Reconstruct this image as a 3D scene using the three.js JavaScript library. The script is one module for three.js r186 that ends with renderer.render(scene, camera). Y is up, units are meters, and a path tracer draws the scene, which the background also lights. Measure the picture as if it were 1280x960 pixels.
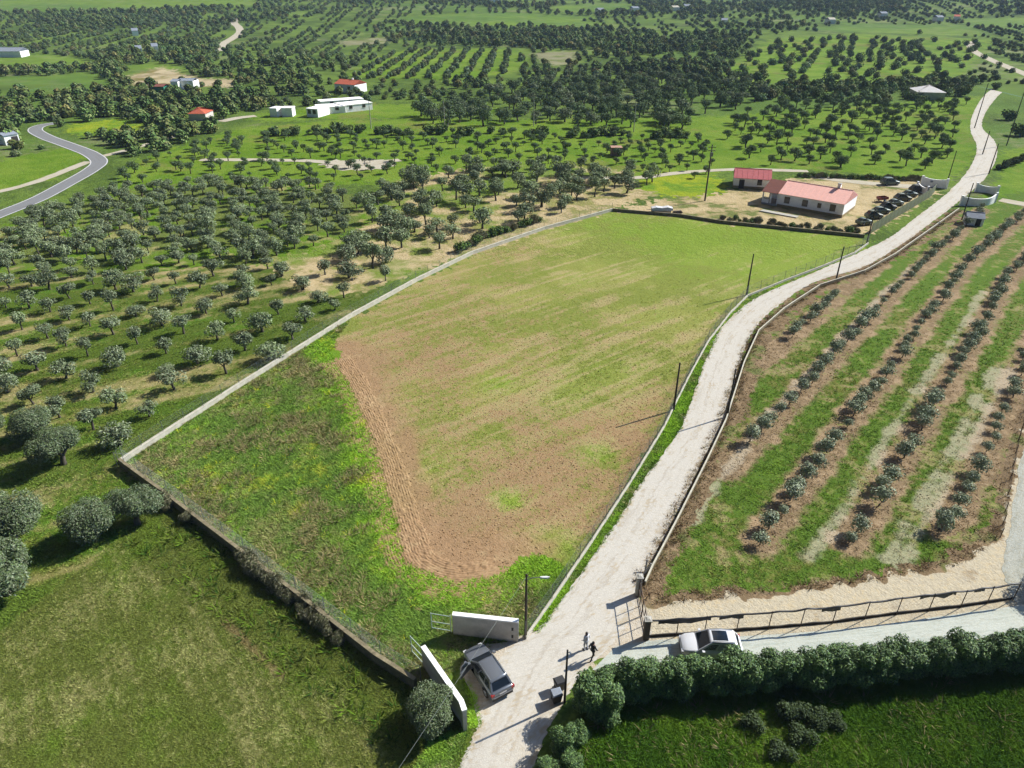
import * as THREE from 'three';
import { Sky } from 'three/addons/objects/Sky.js';
import { MarchingCubes } from 'three/addons/objects/MarchingCubes.js';
import { mergeGeometries } from 'three/addons/utils/BufferGeometryUtils.js';

// ---------- camera, sky, sun, exposure ----------
const EYE = 42, FOCAL = 889, TILT = Math.PI / 6;             // metres, pixels of the 1280 wide photograph, pitch
const scene = new THREE.Scene();
const camera = new THREE.PerspectiveCamera(2 * Math.atan(480 / FOCAL) * 180 / Math.PI, 4 / 3, 0.5, 20000);
camera.position.set(0, EYE, 0);
camera.rotation.x = -TILT;
scene.add(camera);
const SUN = new THREE.Vector3(6.85, 6.0, -3.45).normalize();
const sky = new Sky();
sky.name = 'sky';
sky.scale.setScalar(15000);
const su = sky.material.uniforms;
su.sunPosition.value.copy(SUN); su.turbidity.value = 8; su.rayleigh.value = 0.55; su.mieCoefficient.value = 0.004;
sky.userData = { kind: 'structure', label: 'clear blue daytime sky above the hills', category: 'sky' };
scene.add(sky);
scene.environmentIntensity = 0.13;
const sun = new THREE.DirectionalLight(new THREE.Color(1, 0.94, 0.82), 4.8);
sun.position.copy(SUN).multiplyScalar(400).add(new THREE.Vector3(0, 0, -120));
sun.target.position.set(0, 0, -120); scene.add(sun.target);
sun.castShadow = true; sun.shadow.radius = 1; sun.shadow.mapSize.set(4096, 4096);
Object.assign(sun.shadow.camera, { left: -260, right: 260, top: 260, bottom: -260, near: 1, far: 1200 });
scene.add(sun);
const renderer = new THREE.WebGLRenderer({ antialias: true });
renderer.toneMapping = THREE.LinearToneMapping;
renderer.toneMappingExposure = 1.85;
renderer.shadowMap.enabled = true;
scene.fog = new THREE.FogExp2(0xaec4dc, 0.0001);

// ---------- helpers ----------
const rng = (s) => () => { s |= 0; s = s + 0x6D2B79F5 | 0; let t = Math.imul(s ^ s >>> 15, 1 | s); t = t + Math.imul(t ^ t >>> 7, 61 | t) ^ t; return ((t ^ t >>> 14) >>> 0) / 4294967296; };
const mix = (a, b, t) => a + (b - a) * t, clamp = (x, a = 0, b = 1) => Math.min(b, Math.max(a, x));
const step = (a, b, x) => { const t = clamp((x - a) / (b - a)); return t * t * (3 - 2 * t); };
const V = (x, y, z) => new THREE.Vector3(x, y, z);
const NT = 512, ntab = new Float32Array(NT * NT); { const r = rng(7); for (let i = 0; i < NT * NT; i++) ntab[i] = r(); }
function vn(x, z) {
  const xf = Math.floor(x), zf = Math.floor(z); let u = x - xf, v = z - zf; u = u * u * (3 - 2 * u); v = v * v * (3 - 2 * v);
  const x0 = xf & 511, x1 = (xf + 1) & 511, z0 = (zf & 511) * NT, z1 = ((zf + 1) & 511) * NT;
  const a = ntab[z0 + x0], b = ntab[z0 + x1], c = ntab[z1 + x0], d = ntab[z1 + x1];
  return a + (b - a) * u + (c - a + (a - b - c + d) * u) * v;
}
const fbm = (x, z) => vn(x, z) * 0.52 + vn(x * 2.13 + 17.3, z * 2.13 + 5.1) * 0.3 + vn(x * 4.31 + 3.7, z * 4.31 + 41.9) * 0.18;
const linOf = (c) => (c /= 255) <= 0.04045 ? c / 12.92 : Math.pow((c + 0.055) / 1.055, 2.4);
const LIT = 1.62;                                             // what full sun and the exposure make of a base colour
const alb = (r, g, b) => [linOf(r) / LIT, linOf(g) / LIT, linOf(b) / LIT];
const col = (r, g, b) => new THREE.Color().setRGB(...alb(r, g, b));
const enc = new Uint8Array(4097); for (let i = 0; i <= 4096; i++) { const l = i / 4096; enc[i] = Math.round(255 * (l <= 0.0031308 ? l * 12.92 : 1.055 * Math.pow(l, 1 / 2.4) - 0.055)); }
const to8 = (l) => enc[clamp(l, 0, 1) * 4096 | 0];

// the lie of the land: level round the plot, rolling hills from a few hundred metres on
function land(x, z) {
  const d = Math.hypot(x, z);
  if (d < 360) return 0;
  const k = step(360, 1500, d);
  return k * (14 + 16 * vn(x / 420 + 9.2, z / 420 + 3.3)) + step(360, 600, d) * 5 * (vn(x / 130 + 2.5, z / 130 + 7.7) - 0.5) + step(1500, 4500, d) * 60;
}
const CT = Math.cos(TILT), ST = Math.sin(TILT);
function px(x, y, h = 0) {                                    // where the sight line of a photograph pixel meets the land (h metres above it)
  const a = (x - 640) / FOCAL, b = (480 - y) / FOCAL, dy = b * CT - ST, dz = -(CT + b * ST);
  let t = (h - EYE) / dy;
  if (dy >= -0.02) t = 3000;
  if (Math.hypot(a * t, dz * t) < 355) return V(a * t, h, dz * t);
  t = 300 / Math.hypot(a, dz);
  for (let i = 0; i < 900; i++) { if (EYE + dy * t <= land(a * t, dz * t) + h) break; t *= 1.004; }
  return V(a * t, land(a * t, dz * t) + h, dz * t);
}
function seen(x, y, z) { const Y = y - EYE, zc = -z * CT - Y * ST, yc = Y * CT - z * ST; return zc > 0 ? [640 + FOCAL * x / zc, 480 - FOCAL * yc / zc, zc] : [-999, -999, 1]; }
const poly = (...p) => { const o = []; for (let i = 0; i < p.length; i += 2) o.push(px(p[i], p[i + 1])); return o; };
const inside = (p, x, z) => { let c = false; for (let i = 0, j = p.length - 1; i < p.length; j = i++) if ((p[i].z > z) !== (p[j].z > z) && x < (p[j].x - p[i].x) * (z - p[i].z) / (p[j].z - p[i].z) + p[i].x) c = !c; return c; };
function nearLine(p, x, z) {                                  // distance to a polyline
  let m = 1e9;
  for (let i = 0; i + 1 < p.length; i++) { const ax = p[i].x, az = p[i].z, bx = p[i + 1].x - ax, bz = p[i + 1].z - az, t = clamp(((x - ax) * bx + (z - az) * bz) / (bx * bx + bz * bz)); m = Math.min(m, Math.hypot(x - ax - bx * t, z - az - bz * t)); }
  return m;
}
function resample(p, d) {                                     // points every d metres along a polyline rounded at its corners
  const c = new THREE.CatmullRomCurve3(p, false, 'centripetal'), n = Math.max(2, Math.round(c.getLength() / d));
  c.arcLengthDivisions = Math.max(200, n * 3); return c.getSpacedPoints(n);
}
function straight(p, d) { const o = []; for (let i = 0; i + 1 < p.length; i++) { const n = Math.max(1, Math.round(p[i].distanceTo(p[i + 1]) / d)); for (let k = 0; k < n; k++) o.push(p[i].clone().lerp(p[i + 1], k / n)); } o.push(p.at(-1).clone()); return o; }

const taken = {};
const numbered = (n) => { const k = taken[n] = (taken[n] ?? -1) + 1; return k ? `${n}_${String(k).padStart(3, '0')}` : n; };
function tag(o, label, category, group, kind) { o.userData = { label, category }; if (group) o.userData.group = group; if (kind) o.userData.kind = kind; return o; }
function thing(name, label, category, at = V(0, 0, 0), turn = 0, group) { const o = new THREE.Group(); o.name = numbered(name); o.position.copy(at); o.rotation.y = turn; tag(o, label, category, group); scene.add(o); return o; }
function dup(o, at, turn, scale, label, group) { const c = o.clone(); c.name = numbered(o.name.replace(/_\d{3}$/, '')); c.userData = { ...o.userData }; c.position.copy(at); c.rotation.y = turn; if (scale) c.scale.setScalar(scale); if (label) c.userData.label = label; if (group) c.userData.group = group; scene.add(c); return c; }

class MB {                                                    // collects triangles, then builds one mesh
  constructor() { this.p = []; this.c = []; this.uv = []; this.ix = []; this.m = new THREE.Matrix4(); this.hasC = false; }
  v(x, y, z, u = 0, w = 0) { const q = V(x, y, z).applyMatrix4(this.m); this.p.push(q.x, q.y, q.z); this.uv.push(u, w); return this.p.length / 3 - 1; }
  tri(a, b, c) { this.ix.push(a, b, c); }
  quad(a, b, c, d) { this.ix.push(a, b, c, a, c, d); }
  face(...q) { const o = q.map((r) => this.v(...r)); for (let i = 2; i < o.length; i++) this.tri(o[0], o[i - 1], o[i]); }
  at(x = 0, y = 0, z = 0, ry = 0, rx = 0, rz = 0) { this.m.makeRotationFromEuler(new THREE.Euler(rx, ry, rz, 'YXZ')).setPosition(x, y, z); return this; }
  box(x0, x1, y0, y1, z0, z1, tx = 0, tz = 0) {               // tx, tz narrow the top
    const q = (x, y, z) => [x, y, z];
    const a = [q(x0, y0, z0), q(x1, y0, z0), q(x1, y0, z1), q(x0, y0, z1), q(x0 + tx, y1, z0 + tz), q(x1 - tx, y1, z0 + tz), q(x1 - tx, y1, z1 - tz), q(x0 + tx, y1, z1 - tz)];
    const L = (i, j) => Math.hypot(a[i][0] - a[j][0], a[i][1] - a[j][1], a[i][2] - a[j][2]);
    for (const [i, j, k, l] of [[0, 1, 2, 3], [7, 6, 5, 4], [3, 2, 6, 7], [1, 0, 4, 5], [2, 1, 5, 6], [0, 3, 7, 4]]) { const w = L(i, j), h = L(j, k); this.quad(this.v(...a[i], 0, 0), this.v(...a[j], w, 0), this.v(...a[k], w, h), this.v(...a[l], 0, h)); }
    return this;
  }
  tube(pts, r0, r1 = r0, n = 6) {                             // a tapered tube along points, closed at its ends
    const rings = [];
    pts.forEach((p, i) => {
      const t = pts[Math.min(i + 1, pts.length - 1)].clone().sub(pts[Math.max(i - 1, 0)]).normalize(), s = Math.abs(t.y) > 0.95 ? V(1, 0, 0) : V(0, 1, 0), e = s.cross(t).normalize(), f = t.clone().cross(e), r = mix(r0, r1, i / (pts.length - 1));
      const o = []; for (let k = 0; k < n; k++) { const a = k / n * Math.PI * 2, q = p.clone().addScaledVector(e, Math.cos(a) * r).addScaledVector(f, Math.sin(a) * r); o.push(this.v(q.x, q.y, q.z, k / n, i)); }
      rings.push(o);
    });
    for (let i = 0; i + 1 < rings.length; i++) for (let k = 0; k < n; k++) this.quad(rings[i][k], rings[i][(k + 1) % n], rings[i + 1][(k + 1) % n], rings[i + 1][k]);
    const a = rings[0], b = rings.at(-1); for (let k = 2; k < n; k++) { this.tri(a[0], a[k], a[k - 1]); this.tri(b[0], b[k - 1], b[k]); }
    return this;
  }
  cyl(x, z, y0, y1, r0, r1 = r0, n = 10) { return this.tube([V(x, y0, z), V(x, y1, z)], r0, r1, n); }
  disc(cx, cy, cz, r, w, n = 16, axis = 'z') {                // a short cylinder lying across
    const d = axis === 'z' ? V(0, 0, w / 2) : V(w / 2, 0, 0); return this.tube([V(cx, cy, cz).sub(d), V(cx, cy, cz).add(d)], r, r, n);
  }
  loft(rings, closed = true) {                                // rings of equal length joined, ends capped
    const id = rings.map((r) => r.map((q) => this.v(...q))), n = rings[0].length;
    for (let i = 0; i + 1 < id.length; i++) for (let k = 0; k < (closed ? n : n - 1); k++) this.quad(id[i][k], id[i][(k + 1) % n], id[i + 1][(k + 1) % n], id[i + 1][k]);
    if (closed) { const a = id[0], b = id.at(-1); for (let k = 2; k < n; k++) { this.tri(a[0], a[k], a[k - 1]); this.tri(b[0], b[k - 1], b[k]); } }
    return this;
  }
  wall(pts, t, h, sides = 0) {                                // an upright wall along points; h a number or a function of the index
    const rings = pts.map((p, i) => {
      const d = pts[Math.min(i + 1, pts.length - 1)].clone().sub(pts[Math.max(i - 1, 0)]).setY(0).normalize(), n = V(-d.z, 0, d.x).multiplyScalar(t / 2), H = typeof h === 'function' ? h(i) : h;
      return [[p.x + n.x, p.y - 0.05, p.z + n.z], [p.x + n.x, p.y + H, p.z + n.z], [p.x - n.x, p.y + H, p.z - n.z], [p.x - n.x, p.y - 0.05, p.z - n.z]];
    });
    return this.loft(rings);
  }
  geo(flat = true) {
    let g = new THREE.BufferGeometry();
    g.setAttribute('position', new THREE.Float32BufferAttribute(this.p, 3)); g.setAttribute('uv', new THREE.Float32BufferAttribute(this.uv, 2));
    if (this.c.length === this.p.length) g.setAttribute('color', new THREE.Float32BufferAttribute(this.c, 3));
    g.setIndex(this.ix);
    if (flat) g = g.toNonIndexed();
    g.computeVertexNormals();
    if (flat) { const p = g.attributes.position, n = g.attributes.normal, u = g.attributes.uv; for (let i = 0; i < p.count; i++) { const a = Math.abs(n.getX(i)), b = Math.abs(n.getY(i)), c = Math.abs(n.getZ(i)); if (b > a && b > c) u.setXY(i, p.getX(i) / 2.7, p.getZ(i) / 2.7); else if (a > c) u.setXY(i, p.getZ(i) / 2.7, p.getY(i) / 2.7); else u.setXY(i, p.getX(i) / 2.7, p.getY(i) / 2.7); } }
    return g;
  }
  build(name, mat, parent, flat = true) { return addMesh(name, this.geo(flat), mat, parent); }
}
function addMesh(name, geo, mat, parent) { const m = new THREE.Mesh(geo, mat); m.name = parent ? name : numbered(name); m.castShadow = m.receiveShadow = true; (parent || scene).add(m); return m; }

// ---------- textures and materials ----------
function dataTex(w, h, fn, srgb = true) {
  const d = new Uint8Array(w * h * 4), o = [0, 0, 0];
  for (let j = 0, k = 0; j < h; j++) for (let i = 0; i < w; i++, k += 4) { fn(i, j, o); if (srgb) { d[k] = to8(o[0]); d[k + 1] = to8(o[1]); d[k + 2] = to8(o[2]); } else { d[k] = d[k + 1] = d[k + 2] = clamp(o[0]) * 255; } d[k + 3] = 255; }
  const t = new THREE.DataTexture(d, w, h); t.magFilter = THREE.LinearFilter; t.minFilter = THREE.LinearMipmapLinearFilter; t.generateMipmaps = true; t.wrapS = t.wrapT = THREE.RepeatWrapping; if (srgb) t.colorSpace = THREE.SRGBColorSpace; t.needsUpdate = true; return t;
}
const wrapn = (i, n, cells, s) => { const x = i / n * cells, xf = Math.floor(x); return [xf % cells + s, (xf + 1) % cells + s, x - xf]; };
function tileNoise(i, j, n, cells, s) { const [a, b, u0] = wrapn(i, n, cells, s), [c, d, v0] = wrapn(j, n, cells, s), u = u0 * u0 * (3 - 2 * u0), v = v0 * v0 * (3 - 2 * v0), q = (x, z) => ntab[(z & 511) * NT + (x & 511)]; return mix(mix(q(a, c), q(b, c), u), mix(q(a, d), q(b, d), u), v); }
const roughTex = dataTex(512, 512, (i, j, o) => { o[0] = tileNoise(i, j, 512, 16, 3) * 0.35 + tileNoise(i, j, 512, 48, 90) * 0.35 + tileNoise(i, j, 512, 128, 200) * 0.3; }, false);
function rep(t, a, b) { const c = t.clone(); c.repeat.set(a, b); c.needsUpdate = true; return c; }
const matte = (c, more = {}) => new THREE.MeshPhysicalMaterial({ color: c, roughness: 1, specularIntensity: 0.08, side: THREE.DoubleSide, ...more });
const std = (c, rough = 0.9, more = {}) => new THREE.MeshStandardMaterial({ color: c, roughness: rough, side: THREE.DoubleSide, ...more });
const mottled = (c, amount, cells = 8, rough = 0.9, more = {}) => std(0xffffff, rough, { map: dataTex(256, 256, (i, j, o) => { const n = tileNoise(i, j, 256, cells, 11) * 0.5 + tileNoise(i, j, 256, cells * 4, 60) * 0.3 + tileNoise(i, j, 256, cells * 12, 130) * 0.2, k = 1 + (n - 0.5) * 2 * amount; o[0] = c[0] * k; o[1] = c[1] * k; o[2] = c[2] * (k - amount * 0.1); }), ...more });
const up = (c, k) => c.map((x) => x * k);
const M = {
  whiteWall: mottled(up(alb(240, 239, 236), 1.55), 0.16, 5), creamWall: mottled(alb(214, 208, 190), 0.28, 6), greyWall: mottled(up(alb(200, 195, 186), 1.3), 0.24, 6), stoneWall: mottled(alb(148, 136, 108), 0.55, 9),
  ochre: mottled(alb(170, 148, 96), 0.2), roofPink: mottled(up(alb(238, 182, 168), 1.55), 0.12, 9), roofRed: mottled(up(alb(186, 96, 98), 1.3), 0.2, 9), roofOrange: mottled(alb(200, 96, 62), 0.25), roofDark: mottled(alb(140, 78, 62), 0.2), roofGrey: mottled(alb(150, 158, 172), 0.2), roofPale: mottled(up(alb(214, 210, 208), 1.2), 0.15), roofGreen: std(col(40, 140, 110)),
  wood: mottled(alb(92, 80, 68), 0.4, 12), darkWood: mottled(alb(62, 56, 50), 0.35, 12), bark: mottled(alb(92, 84, 72), 0.4, 10), rust: mottled(alb(84, 66, 54), 0.4, 10, 0.8), steel: std(col(150, 155, 155), 0.45, { metalness: 0.6 }), wire: std(col(150, 158, 150), 0.6), gatePaint: mottled(alb(196, 214, 200), 0.15), concrete: mottled(alb(190, 186, 176), 0.25, 7),
  dark: std(col(40, 40, 42), 0.6), black: std(col(26, 26, 28), 0.5), glass: std(col(34, 42, 50), 0.08), windowGlass: std(col(70, 66, 62), 0.15), shutter: std(col(82, 52, 42), 0.7), tyre: std(col(34, 34, 34), 0.9), rim: std(col(170, 172, 176), 0.35, { metalness: 0.7 }), white: std(col(236, 236, 236), 0.5),
  silverPaint: new THREE.MeshPhysicalMaterial({ color: col(122, 128, 136), roughness: 0.34, metalness: 0.4, clearcoat: 1, clearcoatRoughness: 0.08 }), whitePaint: new THREE.MeshPhysicalMaterial({ color: col(238, 239, 242), roughness: 0.4, clearcoat: 1, clearcoatRoughness: 0.06 }), armyPaint: new THREE.MeshPhysicalMaterial({ color: col(112, 126, 104), roughness: 0.5, clearcoat: 0.4, clearcoatRoughness: 0.3 }), redPaint: std(col(150, 60, 52), 0.5),
  armyPale: new THREE.MeshPhysicalMaterial({ color: col(128, 132, 108), roughness: 0.5, side: THREE.DoubleSide }), armyBrown: new THREE.MeshPhysicalMaterial({ color: col(92, 92, 74), roughness: 0.5, side: THREE.DoubleSide }),
  redLamp: std(col(190, 48, 48), 0.2), clearLamp: std(col(220, 222, 226), 0.1), greenNet: mottled(alb(108, 116, 74), 0.3, 10), brick: mottled(alb(190, 144, 122), 0.3, 12), sand: mottled(alb(210, 190, 150), 0.25, 6),
};
for (const k of ['silverPaint', 'whitePaint', 'armyPaint']) M[k].side = THREE.DoubleSide;

// ---------- what grows or lies where: outlines on the land ----------
const ROAD_L = poly(560, 985, 575, 955, 598, 905, 607, 866, 628, 818, 668, 790, 700, 752, 760, 668, 800, 606, 850, 536, 880, 456, 905, 406, 945, 373, 1000, 348, 1060, 322, 1110, 298, 1150, 268, 1188, 238, 1213, 208, 1221, 184, 1213, 163, 1216, 143, 1232, 118, 1246, 108);
const ROAD_R = poly(662, 985, 668, 955, 700, 885, 735, 835, 770, 800, 790, 765, 795, 735, 808, 712, 838, 658, 877, 578, 903, 528, 923, 458, 944, 410, 974, 381, 1020, 352, 1076, 335, 1114, 314, 1162, 280, 1196, 254, 1230, 224, 1246, 196, 1243, 176, 1228, 160, 1231, 143, 1250, 118, 1264, 108);
const WALL_LEFT = poly(150, 581, 300, 484, 440, 396, 520, 352, 590, 318, 680, 287, 765, 264), WALL_NEAR = poly(150, 581, 205, 622, 300, 695, 400, 772, 470, 828, 520, 860);
const WALL_ROAD = poly(657, 799, 690, 752, 740, 678, 788, 604, 830, 535, 843, 508, 862, 470, 885, 428, 912, 393, 934, 371, 980, 352, 1030, 333, 1068, 317, 1085, 305), WALL_TOP = poly(765, 264, 850, 271, 900, 279, 980, 287, 1080, 297);
const WALL_RIGHT = poly(806, 732, 815, 712, 845, 655, 885, 575, 907, 528, 930, 455, 948, 416, 980, 388, 1024, 359, 1080, 341, 1118, 320, 1166, 286, 1198, 263);
const PLOUGH = poly(423, 438, 448, 478, 468, 520, 488, 572, 503, 622, 517, 668, 533, 702, 574, 716, 622, 708, 650, 690);
const ROWS = [poly(920, 480, 966, 440, 1018, 397, 1066, 353, 1100, 330), poly(905, 592, 976, 517, 1033, 457, 1080, 407, 1120, 363, 1155, 330, 1205, 285, 1228, 262), poly(950, 680, 986, 630, 1066, 520, 1116, 457, 1153, 405, 1186, 363, 1206, 335, 1260, 285, 1300, 255), poly(1060, 680, 1093, 632, 1130, 570, 1173, 497, 1210, 437, 1230, 403, 1253, 360, 1290, 315, 1340, 275), poly(1180, 665, 1200, 633, 1230, 570, 1266, 490, 1280, 450, 1310, 395, 1345, 350)];
const ZONES = [                                               // [kind of ground, outline]
  [12, poly(130, 245, 170, 200, 300, 160, 420, 150, 640, 150, 900, 145, 1230, 120, 1220, 160, 1222, 200, 1180, 232, 1060, 215, 920, 210, 860, 232, 760, 210, 620, 205, 480, 228, 420, 232, 250, 225)],
  [13, poly(-400, 290, 0, 285, 60, 262, 140, 240, 250, 225, 420, 232, 470, 262, 440, 300, 330, 330, 0, 345, -400, 330)],
  [10, poly(-400, 330, 0, 345, 330, 330, 400, 375, 480, 355, 440, 395, 150, 581, 205, 622, 130, 690, 0, 790, -400, 960)],
  [11, poly(330, 330, 440, 300, 470, 262, 480, 228, 620, 205, 760, 210, 860, 232, 765, 263, 590, 318, 480, 356, 400, 376)],
  [12, poly(900, 90, 960, 50, 1060, 42, 1240, 50, 1205, 95, 1100, 104, 920, 104)], [12, poly(430, 98, 470, 70, 520, 60, 650, 62, 660, 75, 640, 92, 560, 100)],
  [12, poly(0, 200, 40, 192, 95, 182, 115, 195, 60, 225, -60, 255)], [12, poly(1250, 190, 1500, 150, 1600, 215, 1400, 235, 1260, 245, 1215, 262, 1248, 225)],
  [14, poly(480, 25, 560, 17, 640, 17, 760, 20, 720, 28, 640, 34, 540, 32)], [14, poly(-100, 0, 320, 0, 330, 8, 160, 14, -100, 12)], [14, poly(-100, 70, 60, 68, 125, 78, 130, 84, -100, 92)], [14, poly(-100, 99, 60, 95, 118, 90, 150, 112, -100, 118)], [14, poly(140, 83, 200, 79, 238, 86, 180, 93)],
  [14, poly(1000, 36, 1080, 30, 1200, 32, 1240, 46, 1180, 44, 1060, 40)], [14, poly(1200, 24, 1300, 20, 1300, 32, 1220, 34)], [14, poly(690, 8, 780, 5, 800, 12, 700, 16)], [14, poly(360, 16, 385, 13, 386, 20, 362, 21)], [14, poly(650, 30, 720, 26, 760, 30, 700, 36)],
  [16, poly(660, 67, 720, 63, 722, 80, 690, 83)], [16, poly(420, 52, 480, 46, 490, 54, 430, 58)], [15, poly(160, 95, 200, 84, 250, 98, 300, 100, 288, 110, 225, 106, 165, 112)], [12, poly(440, 128, 640, 136, 560, 150, 440, 148, 330, 152, 300, 146)],
  [17, poly(790, 235, 830, 215, 900, 222, 905, 240, 850, 248)], [17, poly(160, 168, 170, 155, 182, 155, 178, 168)], [17, poly(80, 165, 90, 155, 150, 148, 170, 152, 160, 165, 110, 172)],
  [7, poly(770, 264, 830, 249, 900, 242, 915, 238, 975, 226, 1000, 222, 1155, 226, 1172, 240, 1088, 292, 905, 281, 840, 270)],
  [19, poly(790, 745, 900, 738, 1060, 722, 1180, 690, 1235, 640, 1250, 560, 1290, 470, 1500, 400, 1500, 790, 1280, 800, 1060, 825, 900, 838, 740, 842)],
  [5, poly(800, 738, 830, 680, 885, 590, 920, 500, 950, 420, 990, 380, 1080, 342, 1140, 305, 1200, 265, 1260, 242, 1500, 215, 1700, 300, 1290, 480, 1262, 600, 1250, 668, 1200, 705, 1060, 730, 900, 748, 810, 756)],
  [9, poly(795, 742, 808, 712, 838, 655, 877, 575, 903, 525, 923, 455, 944, 408, 974, 380, 1020, 350, 1110, 314, 1160, 280, 1200, 262, 1208, 268, 1150, 304, 1088, 342, 1034, 364, 995, 394, 962, 430, 936, 505, 900, 592, 850, 685, 828, 742, 1000, 731, 1165, 700, 1236, 655, 1250, 560, 1302, 450, 1310, 470, 1265, 600, 1252, 668, 1200, 705, 1060, 730, 900, 748, 805, 758)],
  [6, poly(640, 1100, 700, 930, 760, 880, 1000, 846, 1500, 795, 1500, 1100)],
  [4, poly(205, 622, 510, 855, 600, 905, 560, 1000, 500, 1100, -400, 1100, -400, 960, 0, 790, 130, 690)],
  [2, [...WALL_LEFT.slice(0, 3), ...poly(480, 372), ...poly(520, 480, 640, 600, 720, 690, 680, 760, 657, 797, 520, 858), ...WALL_NEAR.slice(1, 5).reverse()]],
  [1, [...poly(418, 426, 440, 396, 520, 352, 590, 318, 680, 287, 765, 264), ...WALL_TOP.slice(1), ...poly(1085, 303, 1068, 315, 1030, 331, 980, 350, 934, 369, 912, 391, 885, 426, 862, 468, 830, 533, 788, 602, 740, 676, 712, 716, 690, 700, 655, 690, 645, 705, 575, 726, 505, 705, 500, 680, 497, 640, 482, 590, 468, 545, 450, 500)]],
  [8, [...WALL_ROAD, ...poly(1110, 298, 1060, 322, 1000, 348, 945, 373, 905, 406, 880, 456, 850, 536, 800, 606, 760, 668, 700, 752, 672, 790)]],
  [8, poly(600, 905, 607, 866, 600, 848, 588, 838, 582, 850, 590, 880, 586, 912, 572, 945, 540, 1000, 500, 1000, 540, 930, 575, 915)],
];
class ZoneMap {
  constructor(x0, x1, z0, z1, cell) {
    Object.assign(this, { x0, z0, cell, w: Math.ceil((x1 - x0) / cell), h: Math.ceil((z1 - z0) / cell) });
    this.id = new Uint8Array(this.w * this.h);
    for (const [k, p] of ZONES) {                             // even-odd fill row by row
      for (let j = 0; j < this.h; j++) {
        const z = z0 + (j + 0.5) * cell, xs = [];
        for (let i = 0, l = p.length - 1; i < p.length; l = i++) if ((p[i].z > z) !== (p[l].z > z)) xs.push((p[l].x - p[i].x) * (z - p[i].z) / (p[l].z - p[i].z) + p[i].x);
        xs.sort((a, b) => a - b);
        for (let i = 0; i + 1 < xs.length; i += 2) { const a = Math.max(0, Math.round((xs[i] - x0) / cell)), b = Math.min(this.w, Math.round((xs[i + 1] - x0) / cell)); if (b > a) this.id.fill(k, j * this.w + a, j * this.w + b); }
      }
    }
  }
  get(x, z) { const i = (x - this.x0) / this.cell | 0, j = (z - this.z0) / this.cell | 0; return i < 0 || j < 0 || i >= this.w || j >= this.h ? 0 : this.id[j * this.w + i]; }
}
const zNear = new ZoneMap(-92, 92, -115, -15, 0.12), zMid = new ZoneMap(-200, 200, -335, -115, 0.25), zFar = new ZoneMap(-950, 950, -1500, 400, 1.2);
const zoneAt = (x, z) => z > -115 && z < -15 && Math.abs(x) < 92 ? zNear.get(x, z) : z > -335 && z < -115 && Math.abs(x) < 200 ? zMid.get(x, z) : zFar.get(x, z);
const zoneRagged = (x, z) => { const d = Math.max(0.6, -z * 0.012), a = vn(x / 0.9, z / 0.9) * 0.65 + vn(x / 0.3 + 9, z / 0.3) * 0.35 - 0.5, b = vn(x / 0.9 + 50, z / 0.9 + 9) - 0.5; return zoneAt(x + a * 2.6 * d, z + b * 2.6 * d); };

const blob = (x, y, r, w) => { const p = px(x, y); return [p.x, p.z, r, w]; };
const BARE = [blob(690, 580, 15, 0.34), blob(760, 560, 8, 0.22), blob(620, 650, 8, 0.3), blob(560, 470, 12, 0.16), blob(500, 440, 9, 0.28), blob(520, 370, 12, 0.3), blob(600, 325, 12, 0.24), blob(640, 300, 10, 0.22), blob(700, 400, 16, 0.14), blob(830, 500, 6, 0.26), blob(810, 560, 4, 0.3), blob(440, 450, 5, 0.3), blob(520, 700, 4, 0.6), blob(600, 700, 5, 0.5)];
const LUSH = [blob(634, 624, 1.6, 0.9), blob(748, 566, 2.3, 0.7), blob(668, 686, 3, 0.8), blob(690, 720, 3, 0.7), blob(950, 320, 16, 0.3), blob(850, 300, 14, 0.25), blob(620, 480, 3, 0.35), blob(760, 470, 7, 0.25), blob(700, 500, 4, 0.25), blob(615, 540, 2.5, 0.3), blob(530, 590, 3, 0.3), blob(1000, 300, 14, 0.35), blob(720, 270, 10, 0.3), blob(500, 620, 2, 0.6), blob(485, 560, 2.2, 0.4), blob(820, 290, 8, 0.3)];
const fieldMap = (list, x, z) => { let s = 0; for (const [bx, bz, r, w] of list) { const d = ((x - bx) ** 2 + (z - bz) ** 2) / (r * r); if (d < 5) s += w * Math.exp(-d); } return s; };
const STRAW = [poly(-60, 860, 40, 800, 110, 755, 175, 728), poly(210, 715, 260, 752, 330, 800, 400, 872, 440, 930), poly(230, 800, 300, 860, 330, 930), poly(-40, 930, 60, 880, 130, 850)], FURROW = poly(282, 778, 310, 805, 352, 845);
const TRACKS = [poly(830, 690, 900, 600, 960, 520, 1010, 470, 1060, 415, 1105, 365, 1140, 335), poly(1010, 700, 1060, 630, 1110, 545, 1160, 470, 1205, 405, 1230, 365), poly(1110, 700, 1160, 610, 1200, 540, 1250, 455), poly(1125, 710, 1175, 615, 1215, 545, 1265, 460)];
const PLOTTRACKS = [poly(560, 600, 520, 560, 540, 480, 640, 400, 760, 340)];
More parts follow.
